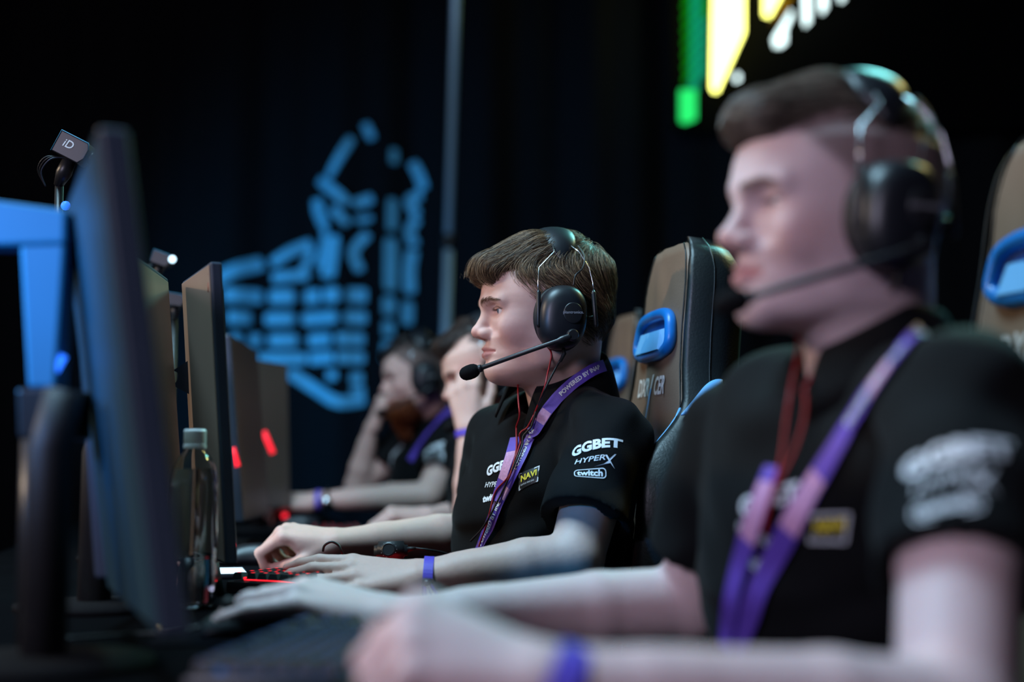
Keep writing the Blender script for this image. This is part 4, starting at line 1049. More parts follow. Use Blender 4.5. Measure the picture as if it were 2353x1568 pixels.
mesh_obj('sign_panel', [(a.x, a.y, a.z), (b.x, a.y, a.z), (b.x, a.y, b.z), (a.x, a.y, b.z), (a.x, a.y + .05, a.z), (b.x, a.y + .05, a.z), (b.x, a.y + .05, b.z), (a.x, a.y + .05, b.z)], [(0, 1, 2, 3), (7, 6, 5, 4), (0, 4, 5, 1), (1, 5, 6, 2), (2, 6, 7, 3), (3, 7, 4, 0)], M['wall'], sign, False)

# ------------------------------------------------------------------ desk
DZ = .730
desk = thing('desk', 'long black desk running along the row of players', 'desk', (0, 0, 0), matrix=Matrix.Translation((-.10, 2.3, 0)) @ Matrix.Rotation(math.atan2(.196, .981), 4, 'Z'))
box('desk_top', (.82, 5.8, .03), M['desk'], desk, (-.41, 1.35, DZ - .015), bevel=.006)
for y in (-1.35, .6, 2.4, 4.1):
    for x in (-.05, -.77): box('leg', (.05, .05, DZ - .03), M['black_plastic'], desk, (x, y, (DZ - .03) / 2), bevel=.004)
box('modesty_panel', (.018, 5.6, .38), M['desk'], desk, (-.74, 1.35, DZ - .225), bevel=.003)

# ------------------------------------------------------------------ racing chairs
def w_of(t): return float(np.interp(t, [0, .15, .40, .48, .56, .64, .72, .80, .90, .96, .99, 1.0], [.235, .255, .262, .256, .228, .186, .160, .148, .142, .128, .105, .085]))
def chair(label, loc, rz, proto=None):
    root = thing('gaming_chair', label, 'chair', loc, 'racing-style gaming chairs', (0, 0, rz))
    if proto:
        def cp(o, par):
            for ch in o.children:
                c = ch.copy(); COL.objects.link(c); c.parent = par; cp(ch, c)
        cp(proto, root); return root
    R_ = math.radians(6.5); H = .80; N = 44
    def P(t, y, x): return V3((-.235 - math.sin(R_) * H * t + x * math.cos(R_), y, .50 + math.cos(R_) * H * t + x * math.sin(R_)))
    def sect(t):
        w = w_of(t); hd = float(sstep(np.array(t), .50, .66)); top = float(np.clip((t - .93) / .07, 0, 1))
        bf = (.085 * (1 - hd) + .012 * hd) * (1 - .5 * top); bk = -.085 * (1 - hd) - .100 * hd; bk *= (1 - .35 * top)
        wc = (w * .56) * (1 - hd) + (w - .016) * hd
        return w, wc, bf, bk, hd
    V, Fc = [], []; K = None
    for i in range(N + 1):
        t = i / N; w, wc, bf, bk, hd = sect(t)
        ring = [(0, bk), (w * .6, bk), (w * .9, bk * .8), (w, bk * .45), (w * 1.0, bf * .35), (w * .975, bf * .85), (w * .93, bf), ((w + wc) / 2, bf * .9), (wc + .004, bf * .12), (wc * .6, -.006), (0, -.008)]
        full = ring + [(-y, x) for y, x in ring[-2:0:-1]]
        K = len(full); V += [P(t, y, x) for y, x in full]
    for i in range(N):
        for j in range(K): Fc.append((i * K + j, i * K + (j + 1) % K, (i + 1) * K + (j + 1) % K, (i + 1) * K + j))
    Fc.append(tuple(range(K))); Fc.append(tuple(range((N + 1) * K - 1, N * K - 1, -1)))
    sh = mesh_obj('backrest', V, Fc, M['leather_black'], root, True, False)
    # brown centre panel
    V, Fc = [], []; n0 = 14
    for i in range(N + 1):
        t = .03 + .955 * i / N; w, wc, bf, bk, hd = sect(t)
        for j in range(n0 + 1):
            s = -1 + 2 * j / n0
            V.append(P(t, s * wc, .008 + .010 * hd - .010 * s * s * hd + bf * .10 * abs(s) ** 4 + .0022 * math.sin(s * 9 + t * 17) * math.sin(t * 23)))
    for i in range(N):
        for j in range(n0): a = i * (n0 + 1) + j; Fc.append((a, a + 1, a + n0 + 2, a + n0 + 1))
    pn = mesh_obj('centre_panel', V, Fc, M['leather_brown'], root, True, False); so = pn.modifiers.new('t', 'SOLIDIFY'); so.thickness = .012; so.offset = -1
    # seams
    for s in (-1, 1):
        pts = []
        for i in range(N + 1):
            t = .03 + .955 * i / N; w, wc, bf, bk, hd = sect(t); pts.append(P(t, s * (wc - .008), .0105 + .000 * hd + bf * .08))
        v, f = tube_geo(pts, .0012, 6); mesh_obj('seam', v, f, M['leather_black'], root, True, False)
        pts = []
        for i in range(8, N + 1):
            t = i / N; w, wc, bf, bk, hd = sect(t); pts.append(P(t, s * (w * 1.003), bk * .30))
        v, f = tube_geo(pts, .0014, 6); mesh_obj('seam', v, f, M['leather_black'], root, True, False)
        # light blue crescent on the wing
        V, Fc = [], []; k = 16
        for i in range(k + 1):
            q = i / k; t = .700 - .075 * q ** 1.2; w, wc, bf, bk, hd = sect(t); wd = .016 * math.sin(math.pi * min(1, q * .9 + .08))
            x0 = bk * .5 + (bf * .95 - bk * .5) * q
            for e in (-1, 1):
                tt = t + e * wd / H; w2 = sect(tt)[0]; V.append(P(tt, s * (w2 + .004), x0))
        for i in range(k): Fc.append((i * 2, i * 2 + 1, i * 2 + 3, i * 2 + 2))
        o = mesh_obj('blue_stripe', V, Fc, M['blue_leather'], root, True, False); so = o.modifiers.new('t', 'SOLIDIFY'); so.thickness = .003; so.offset = 0
        # blue inner wing panel between centre and bolster
        V, Fc = [], []
        for i in range(13):
            t = .42 + .22 * i / 12; w, wc, bf, bk, hd = sect(t)
            for e in (0, 1): y = wc + .004 + e * (w * .93 - wc) * .6; x = bf * (.16 if e == 0 else .86) + .004; V.append(P(t, s * y, x))
        for i in range(12): Fc.append((i * 2, i * 2 + 1, i * 2 + 3, i * 2 + 2))
        o = mesh_obj('blue_inset', V, Fc, M['blue_leather'], root, True, False); so = o.modifiers.new('t', 'SOLIDIFY'); so.thickness = .003; so.offset = 0
    # blue belt grommet in the head section
    hdl = bpy.data.objects.new('belt_grommet', None)
    tc = .800; ring = []
    for q in range(44):
        a = 2 * math.pi * q / 44; ca, sa = math.cos(a), math.sin(a); e = 3.6; kk = 1 / (abs(ca) ** e + abs(sa) ** e) ** (1 / e)
        ring.append(P(tc + .032 * sa * kk / H * 1.05 + .0 * ca, .095 * ca * kk * (1 - .10 * sa), .021))
    v, f = tube_geo(ring, .0105, 10, closed=True); gr = mesh_obj('belt_grommet', v, f, M['blue_plastic'], root, True, False)
    M.setdefault('blue_dark', mat('deep_blue_plastic', lin((14, 62, 128)), .4, noise=(30, .9, 1.1)))
    v = [P(tc + dz / H, y, .0195) for dz, y in ((-.030, -.090), (-.030, .090), (.032, .080), (.032, -.080))]; mesh_obj('grommet_floor', v, [(0, 1, 2, 3)], M['blue_dark'], gr, False, False)
    V = [P(tc + dz / H, y, x) for dz, y, x in ((-.030, -.075, .020), (-.030, .075, .020), (.008, .062, .020), (.008, -.062, .020), (-.030, -.070, .034), (-.030, .070, .034), (.004, .058, .030), (.004, -.058, .030))]
    mesh_obj('grommet_lip', V, [(0, 1, 5, 4), (1, 2, 6, 5), (2, 3, 7, 6), (3, 0, 4, 7), (4, 5, 6, 7)], M['blue_leather'], gr, False, False)
    # embroidered name
    tv, tf_ = text_geo('DXR', .042, .0010, .18, .80); t2, f2 = text_geo('CER', .042, .0010, .18, .80)
    mesh_obj('lettering', [P(.690 + y / H, x - .046, .0190) for x, y in tv], tf_, M['silver_thread'], pn, False, False)
    mesh_obj('lettering', [P(.690 + y / H, x + .050, .0190) for x, y in t2], f2, M['silver_thread'], pn, False, False)
    V = [P(.690 + y / H, x, .0195) for x, y in ((-.006, -.018), (.001, -.018), (.016, .022), (.008, .021))]
    mesh_obj('lettering', V, [(0, 1, 2, 3)], M['silver_thread'], pn, False, False)
    V = [P(.690 + y / H, x, .0200) for x, y in ((-.012, -.058), (-.009, -.058), (.008, -.002), (.001, -.002))]
    mesh_obj('lettering', V, [(0, 1, 2, 3)], M['blue_leather'], pn, False, False)
    # seat, arms, base
    bm = bmesh.new(); bmesh.ops.create_cube(bm, size=1); bmesh.ops.scale(bm, vec=(.50, .40, .10), verts=bm.verts); bmesh.ops.bevel(bm, geom=list(bm.edges), offset=.03, segments=3, affect='EDGES')
    o = bm_obj('seat_cushion', bm, M['leather_brown'], root, True); o.location = (0.03, 0, .445)
    for s in (-1, 1):
        v, f = tube_geo([(-.22, s * .235, .46), (.0, s * .245, .465), (.22, s * .235, .46), (.27, s * .22, .45)], [.05, .058, .052, .03], 14); mesh_obj('seat_bolster', v, f, M['leather_black'], root, True, False)
        v, f = tube_geo([(-.20, s * .292, .462), (.0, s * .303, .470), (.20, s * .290, .464)], .008, 8); mesh_obj('blue_piping', v, f, M['blue_plastic'], root, True, False)
    v, f = tube_geo([(0, 0, .12), (0, 0, .40)], [.03, .026], 16); mesh_obj('gas_column', v, f, M['black_plastic'], root, True, False)
    for k in range(5):
        a = k * 2 * math.pi / 5; c_, s_ = math.cos(a), math.sin(a)
        v, f = tube_geo([(0, 0, .11), (c_ * .31, s_ * .31, .075)], [.032, .018], 8); mesh_obj('base_arm', v, f, M['black_plastic'], root, True, False)
        v, f = tube_geo([(c_ * .31 - s_ * .022, s_ * .31 + c_ * .022, .030), (c_ * .31 + s_ * .022, s_ * .31 - c_ * .022, .030)], .030, 14); mesh_obj('caster', v, f, M['black_rubber'], root, True, False)
    v, f = tube_geo([(-.20, 0, .40), (-.285, 0, .44), (-.31, 0, .62)], .02, 8); mesh_obj('recline_bracket', v, f, M['black_plastic'], root, True, False)
    return root
RZ = math.pi + math.radians(10)
c0 = chair('sharp brown and black racing chair with blue grommet, behind the focused player', (-.042, 2.335, -.008), RZ)
chair('blurred brown chair at right edge behind the nearest player', (.290, 1.425, -.008), RZ + .08, c0)
chair('blurred chair whose brown headrest peeks between focused player and next chair', (-.03, 3.46, -.008), RZ, c0)
# ------------------------------------------------------------------ screens and shields along the desk
M['blue_back'] = mat('pale_blue_grey_plastic', lin((44, 120, 152)), .45, noise=(5, .85, 1.1))
M['slate_back'] = mat('slate_plastic', (.020, .055, .075), .5, spec=.2, noise=(5, .85, 1.1))
M['screen_black'] = mat('matt_black_screen', (.012, .012, .014), .35, noise=(4, .9, 1.1))
M['white_plastic'] = mat('white_plastic', (.80, .85, .88), .4, noise=(20, .92, 1.05))
M['blue_led_and_glint'] = emis('blue_led_and_glint', (.02, .16, 1.0), 2.0); M['pale_led'] = emis('pale_blue_led', (.55, .82, 1.0), 2.2)
def slab_pts(A, B, z0, z1, off, th, lean, inset=0.0):
    A = V3((*A, 0)); B = V3((*B, 0)); t = (B - A).normalized(); n = V3((t.y, -t.x, 0))     # n points towards the players
    A = A + t * inset; B = B - t * inset; z0 += inset; z1 -= inset; k = math.tan(math.radians(lean)); zm = z1
    out = []
    for o in (off, off - th):
        for P_, z in ((A, z0), (B, z0), (B, z1), (A, z1)): out.append(P_ + n * o - n * ((z - zm) * k) + V3((0, 0, z)))
    return out
BOX = [(3, 2, 1, 0), (4, 5, 6, 7), (0, 1, 5, 4), (1, 2, 6, 5), (2, 3, 7, 6), (3, 0, 4, 7)]
def slab(name, m, parent, bevel=.003, **k):
    o = mesh_obj(name, slab_pts(**k), BOX, m, parent, False)
    if bevel: b = o.modifiers.new('b', 'BEVEL'); b.width = bevel; b.segments = 2
    return o
def screen(name, label, A, B, z0, z1, th, lean, back, front, edge=None, stand=True, cat='monitor', group='monitors and shields along the desk'):
    mx, my = (A[0] + B[0]) / 2, (A[1] + B[1]) / 2
    root = thing(name, label, cat, (mx, my, DZ), group)
    kw = dict(A=A, B=B, z0=z0, z1=z1, lean=lean)
    slab('housing', M[edge or 'dark_edge'], root, off=0, th=th, **kw)
    slab('front_panel', M[front], root, .001, off=.0015, th=.002, inset=.006, **kw)
    slab('back_panel', M[back], root, .001, off=-th + .0005, th=.002, inset=.004, **kw)
    t = (V3((*B, 0)) - V3((*A, 0))).normalized(); n = V3((t.y, -t.x, 0)); c = V3((mx, my, 0))
    if stand:
        s = c - n * (th + .02)
        mesh_obj('stand_column', *tube_geo([V3((s.x, s.y, DZ + .008)), V3((s.x, s.y, DZ + .20)), V3((s.x, s.y, (z0 + z1) / 2)) + n * .012], [.022, .02, .018], 12), M['black_rubber'], root)
        v, f = tube_geo([V3((s.x, s.y, DZ + .001)), V3((s.x, s.y, DZ + .008)), V3((s.x, s.y, DZ + .012))], [.10, .10, .03], 24); mesh_obj('stand_foot', v, f, M['foam'], root)
    return root, t, n
# nearest screen, seen from behind its edge and lit blue
scrA, t, n = screen('monitor', 'huge blurred blue-lit monitor seen edge-on at left foreground', (-.315, 1.15), (-.47, 1.555), DZ + .05, 1.192, .024, 8, 'slate_back', 'screen_black')
# the focused player's screen face, grazing chair reflection painted as flat brown-grey
scrB, t, n = screen('monitor', 'blurred monitor with brown-grey reflection between the huge blue one and the sharp shield', (-.478, 1.60), (-.514, 2.11), DZ + .06, 1.192, .022, 5, 'black_plastic', 'shield')
# sharp side shield with notch bracket
A, B = (-.398, 1.935), (-.486, 2.15)
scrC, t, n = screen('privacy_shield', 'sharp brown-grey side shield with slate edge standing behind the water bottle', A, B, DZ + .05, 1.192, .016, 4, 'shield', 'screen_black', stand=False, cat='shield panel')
pb_ = V3((B[0], B[1], 0)) - n * .02
V = [W(a, b, 2.13) for a, b in ((434, 828), (434, 906), (397, 886), (405, 878), (410, 866), (408, 856), (397, 852))]
V += [p + V3((.004, .012, 0)) for p in V]
mesh_obj('notched_bracket', V, [tuple(range(7)), tuple(range(13, 6, -1))] + [(i, i + 7, (i + 1) % 7 + 7, (i + 1) % 7) for i in range(7)], M['dark_edge'], scrC, False)
for py in (624, 664): mesh_obj('red_mark', *tube_geo([W(481, py - 14, 1.955), W(481, py + 8, 1.955)], .0022, 8), mat('red_mark', lin((120, 24, 24)), .5, noise=(30, .9, 1.1)), scrC)
mesh_obj('foot', *tube_geo([V3((-.44, 2.05, DZ + .001)), V3((-.44, 2.05, DZ + .055))], [.03, .02], 14), M['black_plastic'], scrC)
scrD, t, n = screen('monitor', 'dim monitor just right of the sharp shield, two stations on', (-.607, 3.05), (-.630, 3.50), DZ + .06, 1.192, .024, 5, 'black_plastic', 'shield')  # front painted with the same brown reflection
mesh_obj('red_light', *tube_geo([W(534, 1030, 3.0), W(546, 1072, 3.0)], .006, 8), M['red_led'], scrD)
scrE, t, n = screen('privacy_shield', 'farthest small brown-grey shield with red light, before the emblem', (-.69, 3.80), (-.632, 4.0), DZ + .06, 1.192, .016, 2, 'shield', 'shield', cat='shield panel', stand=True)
mesh_obj('red_light', *tube_geo([W(606, 992, 3.72), W(627, 1042, 3.72)], .0065, 8), M['red_led'], scrE)
# pale back of a monitor across the desk
scrF, t, n = screen('monitor', 'pale monitor back peeking between brown monitor and sharp shield', (-.66, 2.62), (-.71, 2.92), DZ + .10, 1.165, .03, 0, 'white_plastic', 'white_plastic', 'white_plastic')

# ------------------------------------------------------------------ left foreground: pale stand arm, cameras, lights
armr = thing('screen_stand', 'pale blue blurred angular stand arm at the left edge', 'stand', (W(90, 900, 1.5).x, 1.5, DZ))
def prism(name, pix, d, th, m, parent):
    A = [W(a, b, d) for a, b in pix]; k = len(A); B = [p + V3((0, th, 0)) for p in A]
    o = mesh_obj(name, A + B, [tuple(range(k)), tuple(range(2 * k - 1, k - 1, -1))] + [(i, i + k, (i + 1) % k + k, (i + 1) % k) for i in range(k)], m, parent, False)
    b = o.modifiers.new('b', 'BEVEL'); b.width = .004; b.segments = 2; return o
prism('arm_beam', [(-160, 440), (152, 482), (150, 560), (-160, 570)], 1.42, .05, M['blue_back'], armr)
prism('arm_column', [(44, 560), (150, 556), (128, 892), (62, 892)], 1.425, .045, M['blue_back'], armr)
prism('arm_socket', [(36, 892), (150, 892), (150, 1010), (40, 1010)], 1.40, .09, M['black_plastic'], armr)
zt = W(95, 1010, 1.44)
mesh_obj('arm_post', *tube_geo([V3((zt.x, zt.y, DZ)), zt], .02, 12), M['black_plastic'], armr)
mesh_obj('edge_glint', *tube_geo([W(146, 818, 1.43), W(114, 876, 1.43)], .0038, 8), M['blue_led_and_glint'], armr)  # blue reflection on a metal edge, put in as a glowing tube
def cam_rig(name, label, px, py, d, w, rot, letter=True, led=None):
    c = W(px, py, d); root = thing(name, label, 'camera', c)
    R_ = Matrix.Rotation(rot, 3, 'Y')
    def L(x, y, z): return c + R_ @ V3((x, y, z))
    hw, hh, hd = w / 2, w * .34, w * .35
    V = [L(x, y, z) for y in (-hd, hd) for x, z in ((-hw, -hh), (hw * .75, -hh), (hw, -hh * .4), (hw, hh * .5), (hw * .8, hh), (-hw, hh))]
    o = mesh_obj('camera_body', V, [tuple(range(6)), tuple(range(11, 5, -1))] + [(i, i + 6, (i + 1) % 6 + 6, (i + 1) % 6) for i in range(6)], M['black_gloss'], root, False)
    b = o.modifiers.new('b', 'BEVEL'); b.width = w * .03; b.segments = 2
    mesh_obj('lens', *tube_geo([L(hw, 0, 0), L(hw + w * .14, 0, 0), L(hw + w * .16, 0, 0)], [w * .2, w * .22, w * .18], 18), M['black_plastic'], root)
    mesh_obj('edge_trim', *tube_geo([L(-hw, -hd, -hh), L(-hw, -hd, hh), L(hw * .8, -hd, hh), L(hw, -hd, hh * .5)], w * .018, 6), M['blue_back'], root)
    if letter:
        tv, tf_ = text_geo('iD', w * .34, .0002, .12); mesh_obj('lettering', [L(x - w * .12, -hd - .0008, y + w * .04) for x, y in tv], tf_, M['white_print'], root, False)
    for k in range(3):
        mesh_obj('cable_loop', *tube_geo(smooth_path([L(-hw * .2, -hd * .3, -hh), L(-hw * (.75 + .15 * k), -hd, -hh * 1.7), L(-hw * (1.0 + .12 * k), -hd * .6, -hh * 3.0), L(-hw * .5, 0, -hh * 4)], 6), w * .022, 6), M['black_cable'] if k else M['dark_edge'], root)
    mesh_obj('mount_clamp', *tube_geo([L(0, 0, -hh * .9), L(.002, 0, -hh * 2.2), L(0, .01, -hh * 3.4)], [w * .2, w * .24, w * .14], 12), M['black_plastic'], root)
    b0 = L(0, .01, -hh * 3.2); mesh_obj('mount_pole', *tube_geo([V3((b0.x, b0.y, DZ)), b0], .007, 10), M['black_plastic'], root)
    if led:
        q = W(led[0], led[1], d - .02); bm = bmesh.new(); bmesh.ops.create_icosphere(bm, subdivisions=2, radius=led[2]); o = bm_obj('status_light', bm, M[led[3]], root, True); o.location = q - c
        mesh_obj('light_arm', *tube_geo([q, V3((b0.x, b0.y, min(q.z, b0.z)))], .002, 6), M['black_plastic'], root)
    return root
cam_rig('camera', 'small black camera with iD lettering on top of a pole at upper left', 172, 345, 2.2, .052, math.radians(27), True, (151, 473, .0075, 'blue_led_and_glint'))
cam_rig('camera', 'tiny camera with bright pale light above the brown monitor', 372, 596, 2.75, .036, math.radians(20), False, (396, 596, .0075, 'pale_led'))
cam_rig('camera', 'tiny dim camera just left of the sharp shield top', 405, 690, 2.75, .034, math.radians(10), False, (428, 683, .006, 'blue_back'))

# ------------------------------------------------------------------ keyboards
KEYMESH = {}
def key_mesh(wu, glow=None):
    if (wu, glow) in KEYMESH: return KEYMESH[(wu, glow)]
    U = .01905; w = U * wu - .0016; h = U - .0016
    bm = bmesh.new(); b = [bm.verts.new((x * w / 2, y * h / 2, 0)) for x, y in ((-1, -1), (1, -1), (1, 1), (-1, 1))]; tw, th = w - .005, h - .005
    t = [bm.verts.new((x * tw / 2, y * th / 2 + .001, .0085)) for x, y in ((-1, -1), (1, -1), (1, 1), (-1, 1))]
    bm.faces.new(t)
    for i in range(4): bm.faces.new((b[i], b[(i + 1) % 4], t[(i + 1) % 4], t[i]))
    if glow:
        q = [bm.verts.new((x * .0028, y * .0026 + .0035, .0088)) for x, y in ((-1, -1), (1, -1), (1, 1), (-1, 1))]; fc = bm.faces.new(q); fc.material_index = 1
        q = [bm.verts.new((x * min(.006, w / 3), -h / 2 - .0003, .001 + y * .0012)) for x, y in ((-1, -1), (1, -1), (1, 1), (-1, 1))]; fc = bm.faces.new(q); fc.material_index = 1
    me = bpy.data.meshes.new('key'); bm.to_mesh(me); bm.free(); me.materials.append(M['keycap']); me.materials.append(M[glow or 'keycap']); KEYMESH[(wu, glow)] = me; return me
ROWS = [[1] + [.5] + [1] * 4 + [.5] + [1] * 4 + [.5] + [1] * 4, [1] * 13 + [2], [1.5] + [1] * 12 + [1.5], [1.75] + [1] * 11 + [2.25], [2.25] + [1] * 10 + [2.75], [1.25, 1.25, 1.25, 6.25, 1.25, 1.25, 1.25, 1.25]]
LEGEND = {}
def keyboard(label, x, y, ang, glow):
    root = thing('keyboard', label, 'keyboard', (x, y, DZ), 'mechanical keyboards', (0, 0, ang))
    U = .01905; Wd = 18.5 * U; Hd = 6.3 * U
    box('case', (Wd + .012, Hd + .012, .018), M['black_plastic'], root, (0, 0, .0115), bevel=.004)
    if glow: box('backlight', (Wd - .03, Hd - .02, .001), M[glow], root, (0, 0, .0208), bevel=0)
    for r, row in enumerate(ROWS):
        cx = -Wd / 2; yy = Hd / 2 - U * (.5 + r + (.3 if r else 0))
        for wu in row:
            if not (wu == .5):
                o = bpy.data.objects.new('key', key_mesh(wu, glow)); link(o, root); o.location = (cx + U * wu / 2, yy, .0235)
            cx += U * wu
        for k in range(3):
            if r in (3,) or (r == 4 and k != 1): continue
            o = bpy.data.objects.new('key', key_mesh(1, glow)); link(o, root); o.location = (Wd / 2 - U * (2.5 - k), yy, .0235)
    return root
M['red_glow'] = emis('red_key_backlight', (1.0, .015, .03), 1.6); M['red_glow_dim'] = emis('dim_red_key_backlight', (1.0, .01, .03), .35); M['blue_glow_dim'] = emis('dim_blue_key_lift', (.05, .2, .8), .25)  # dim blue emission added to lighten the dark foreground keyboard
keyboard('red-backlit keyboard under the focused player\'s left hand', -.262, 2.17, math.atan2(.35, .19), 'red_glow')
keyboard('dark blurred keyboard in the foreground under the nearest player\'s hands', -.175, 1.31, math.radians(84), 'blue_glow_dim')
keyboard('dim red-backlit keyboard of the player hiding face', -.42, 3.45, math.radians(98), 'red_glow_dim')

# ------------------------------------------------------------------ mice
def mouse(label, x, y, ang, led=True, proto=None):
    root = thing('mouse', label, 'mouse', (x, y, DZ + .003), 'computer mice', (0, 0, ang))
    n1, n2 = 24, 14; V, Fc = [], []
    def S(u, v):                       # u 0..1 back to front, v -1..1 across
        L = -.062 + .124 * u; w = .032 * (math.sin(math.pi * (.06 + .88 * u)) ** .35) * (1 - .12 * math.exp(-((u - .5) / .18) ** 2)); h = .033 * max(0, math.sin(math.pi * (.10 + .86 * u) ** .85)) ** .6 + .004
        return V3((L, w * math.copysign(min(1, abs(v) * 1.15), v), h * (1 - abs(v) ** 2.6) + .002))
    for i in range(n1 + 1):
        for j in range(n2 + 1): V.append(S(i / n1, -1 + 2 * j / n2))
    for i in range(n1):
        for j in range(n2): a = i * (n2 + 1) + j; Fc.append((a, a + n2 + 1, a + n2 + 2, a + 1))
    o = mesh_obj('shell', V, Fc, M['black_gloss'], root, True, False); so = o.modifiers.new('t', 'SOLIDIFY'); so.thickness = .002
    v, f = tube_geo([(.034, -.003, .034), (.034, .003, .034)], .008, 16); mesh_obj('scroll_wheel', v, f, M['red_led'] if led else M['black_rubber'], root, True, False)
    v, f = tube_geo([S(.55 + .04 * i, .0) + V3((0, 0, .0006)) for i in range(11)], .0007, 6); mesh_obj('button_gap', v, f, M['black_rubber'], root, True, False)
    v, f = tube_geo([S(.38, -.93), S(.48, -.92), S(.6, -.93)], [.002, .0035, .002], 8); mesh_obj('side_button', v, f, M['black_plastic'], root, True, False)
    v, f = tube_geo(smooth_path([(.060, 0, .012), (.09, .004, .006), (.14, -.01, .003), (.20, .02, .003)], 5), .0018, 6); mesh_obj('cord', v, f, M['black_cable'], root, True, False)
    return root
FA = math.pi + math.radians(8)
mouse('black mouse with red light beside the focused player\'s right hand', -.475, 2.60, FA)
mouse('blurred black mouse under the nearest player\'s hand', -.270, 1.545, FA, False)
mouse('blurred mouse with red light at the bearded player\'s hand', -.60, 4.0, FA)
def mat_pad(label, x, y, ang, w, h): tag(box('mouse_mat', (w, h, .003), M['pad'], None, (x, y, DZ + .0016), (0, 0, ang), bevel=.001), label, 'mouse mat', 'black mouse mats')
mat_pad('black cloth mouse mat beneath the focused player\'s mouse', -.42, 2.60, FA, .30, .30)
mat_pad('black cloth mouse mat beneath the nearest player\'s mouse', -.26, 1.60, FA, .26, .22)

# ------------------------------------------------------------------ water bottle
M['pet'] = mat('clear_plastic', (.96, .98, 1.0), .03, trans=1.0, ior=1.5, noise=(20, .97, 1.0))
M['water'] = mat('water', (.92, .97, 1.0), .0, trans=1.0, ior=1.33, noise=(20, .97, 1.0))
bt = thing('water_bottle', 'clear plastic water bottle with white cap before the sharp shield', 'bottle', (-.414, 1.862, DZ))
BR = .031
prof = [(.0, .004), (.018, .003), (.027, .0), (.030, .003), (BR, .010), (BR, .05), (.0300, .062), (BR, .075), (BR, .150), (.0305, .165), (.0275, .182), (.020, .196), (.0145, .203), (.0125, .208), (.0125, .214)]
o = lathe('bottle_shell', prof, M['pet'], bt, 48); o.data.set_sharp_from_angle(angle=math.radians(80)); so = o.modifiers.new('t', 'SOLIDIFY'); so.thickness = .0007
lathe('water', [(0, .006), (.026, .005), (BR - .0016, .012), (BR - .0016, .05), (.0285, .062), (BR - .0016, .075), (BR - .0016, .150), (.029, .165), (.0262, .180), (0, .180)], M['water'], bt, 48)
cp_ = [(0, .232), (.0130, .2315), (.0145, .229), (.0145, .214), (.0140, .2115), (.0150, .2110), (.0150, .2065), (.0135, .2060), (0, .2060)][::-1]
lathe('cap', cp_, M['white_plastic'], bt, 40, angle=30)
v, f = tube_geo([(.0195 * math.cos(a), .0195 * math.sin(a), .0) for a in [2 * math.pi * i / 24 for i in range(24)]], .0014, 6, closed=True); o = mesh_obj('base_ring', v, f, M['white_plastic'], bt, True, False); o.location = (0, 0, .0075)
# dim second bottle with red label at far left
b2 = thing('drink_bottle', 'blurred drink bottle with red label in the dark at lower left', 'bottle', (W(235, 1240, 2.3).x, 2.3, DZ))
lathe('bottle_body', [(0, 0), (.024, 0), (.026, .004), (.026, .10), (.022, .125), (.011, .15), (.010, .165), (0, .165)], M['blue_back'], b2, 28)
M['red_label'] = mat('red_label', lin((150, 30, 40)), .5, noise=(60, .8, 1.1))
lathe('label_sleeve', [(.0262, .03), (.0266, .03), (.0266, .085), (.0262, .085)], M['red_label'], b2, 28); lathe('cap', [(0, .16), (.0125, .16), (.0125, .178), (0, .178)], M['white_plastic'], b2, 20)

# ------------------------------------------------------------------ small things on the desk
ph = thing('smartphone', 'phone lying flat with bright screen beside the red-backlit keyboard', 'phone', (-.475, 2.38, DZ), None, (0, 0, .25))
box('phone_body', (.07, .135, .008), M['black_gloss'], ph, (0, 0, .0046), bevel=.003); box('phone_screen', (.062, .12, .0006), M['pale_led'], ph, (0, 0, .0089), bevel=0)
tag(box('paper_card', (.07, .05, .002), mat('tan_card', lin((150, 124, 84)), .7, noise=(40, .85, 1.1)), None, (W(432, 1448, 1.62).x, 1.64, DZ + .0012), (0, 0, .3), bevel=.0006), 'tan paper card on the desk left of the nearest mouse', 'card')
ctl = thing('inline_control', 'black inline volume control with round dial beside the focused player\'s wrist', 'audio control', W(898, 1266, 2.26))
cc = W(898, 1266, 2.26); Rm_ = Matrix.Rotation(math.radians(-18), 4, 'X') @ Matrix.Rotation(math.radians(-6), 4, 'Z')
bm = bmesh.new(); bmesh.ops.create_cube(bm, size=1); bmesh.ops.scale(bm, vec=(.054, .016, .030), verts=bm.verts); bmesh.ops.bevel(bm, geom=list(bm.edges), offset=.0065, segments=3, affect='EDGES')
o = bm_obj('control_body', bm, M['black_plastic'], ctl, True); o.matrix_local = Rm_
o = lathe('dial', [(0, 0), (.0115, 0), (.0115, .0015), (.0095, .0024), (.009, .0016), (0, .0016)], M['black_gloss'], ctl, 28); o.matrix_local = Rm_ @ Matrix.Translation((-.002, -.008, 0)) @ Matrix.Rotation(math.pi / 2, 4, 'X')
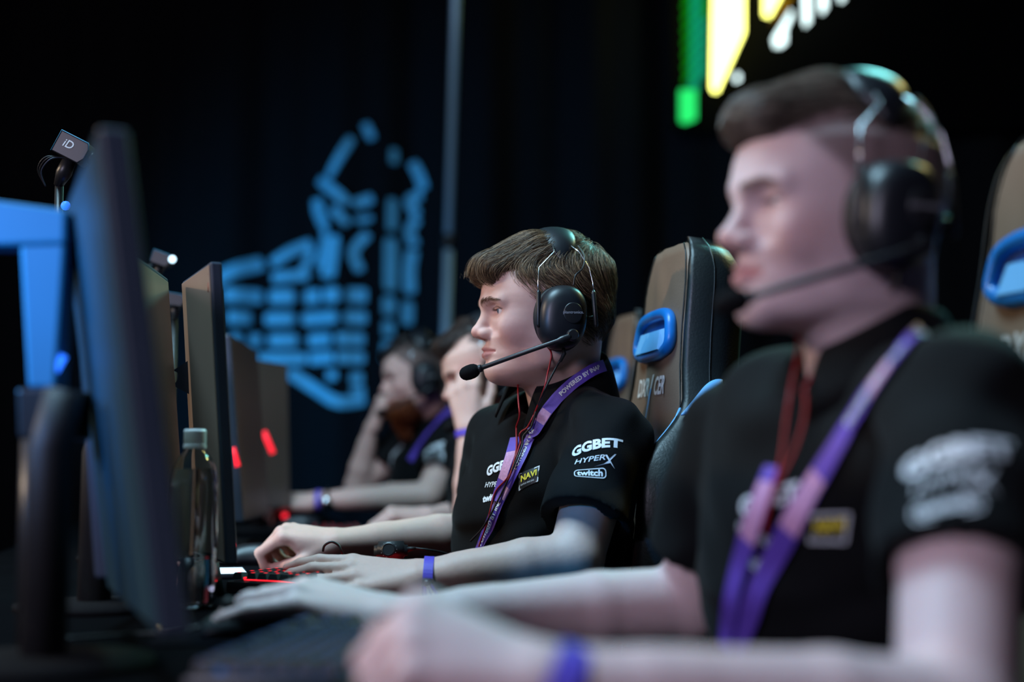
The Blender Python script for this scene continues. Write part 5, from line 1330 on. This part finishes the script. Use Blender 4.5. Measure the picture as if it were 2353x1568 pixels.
for k in range(14):
    a = math.pi * 2 * k / 14; o = lathe('dial_tick', [(0, 0), (.0006, 0), (.0005, .0006), (0, .0006)], M['grey_print'], ctl, 6); o.matrix_local = Rm_ @ Matrix.Translation((-.002 + .0128 * math.cos(a), -.0079, .0128 * math.sin(a) * .95)) @ Matrix.Rotation(math.pi / 2, 4, 'X')
mesh_obj('strain_relief', *tube_geo([cc + V3((.026, 0, .002)), cc + V3((.040, 0, .004))], [.0045, .0022], 10), M['black_rubber'], ctl)
mesh_obj('cord', *tube_geo(smooth_path([cc + V3((.038, 0, .004)), W(985, 1264, 2.26), W(1020, 1271, 2.27), W(1045, 1284, 2.28), W(1062, 1300, 2.28)], 8), .0017, 8), M['black_cable'], ctl)
tag(tube('cable', [W(742, 1268, 2.22), W(746, 1254, 2.22), W(762, 1246, 2.22), W(778, 1254, 2.22), W(786, 1270, 2.22), W(800, 1290, 2.24)], .0019, M['black_cable']), 'small black cable loop rising beside the focused player\'s hands', 'cable')
def on_desk(px, py, z): d = (CAMZ - z) * FPX / (py - 1060); p = W(px, py, d); return V3((p.x, p.y, z))
tag(tube('cable', [on_desk(470, 1262, DZ + .012), on_desk(520, 1262, DZ + .012), on_desk(565, 1268, DZ + .012), on_desk(605, 1284, DZ + .012), on_desk(640, 1290, DZ + .012)], .0042, mat('braided_sleeve', (.02, .02, .022), .5, bump=(600, .6), noise=(500, .4, 2.0))), 'thick black braided cable in front of the mouse', 'cable')
tag(tube('cable', [on_desk(500, 1266, DZ + .020), on_desk(560, 1264, DZ + .020), on_desk(620, 1276, DZ + .014)], .0017, M['red_cable']), 'thin red cable lying over the braided cable', 'cable')
if 'far' in PEOPLE:
    wt = thing('wristwatch', 'pale wristwatch on the bearded player\'s forearm', 'watch', far_p['wrL']); f = far_p['handL']['f'].normalized(); c = far_p['wrL'] - f * .035
    mesh_obj('strap', *tube_geo([c + V3((0, math.cos(a) * .033, math.sin(a) * .030)) for a in [2 * math.pi * i / 24 for i in range(24)]], .004, 8, closed=True), M['black_rubber'], wt)
    mesh_obj('watch_case', *tube_geo([c + V3((0, -.030, -.006)), c + V3((0, -.040, -.008))], .016, 20), M['steel'], wt)
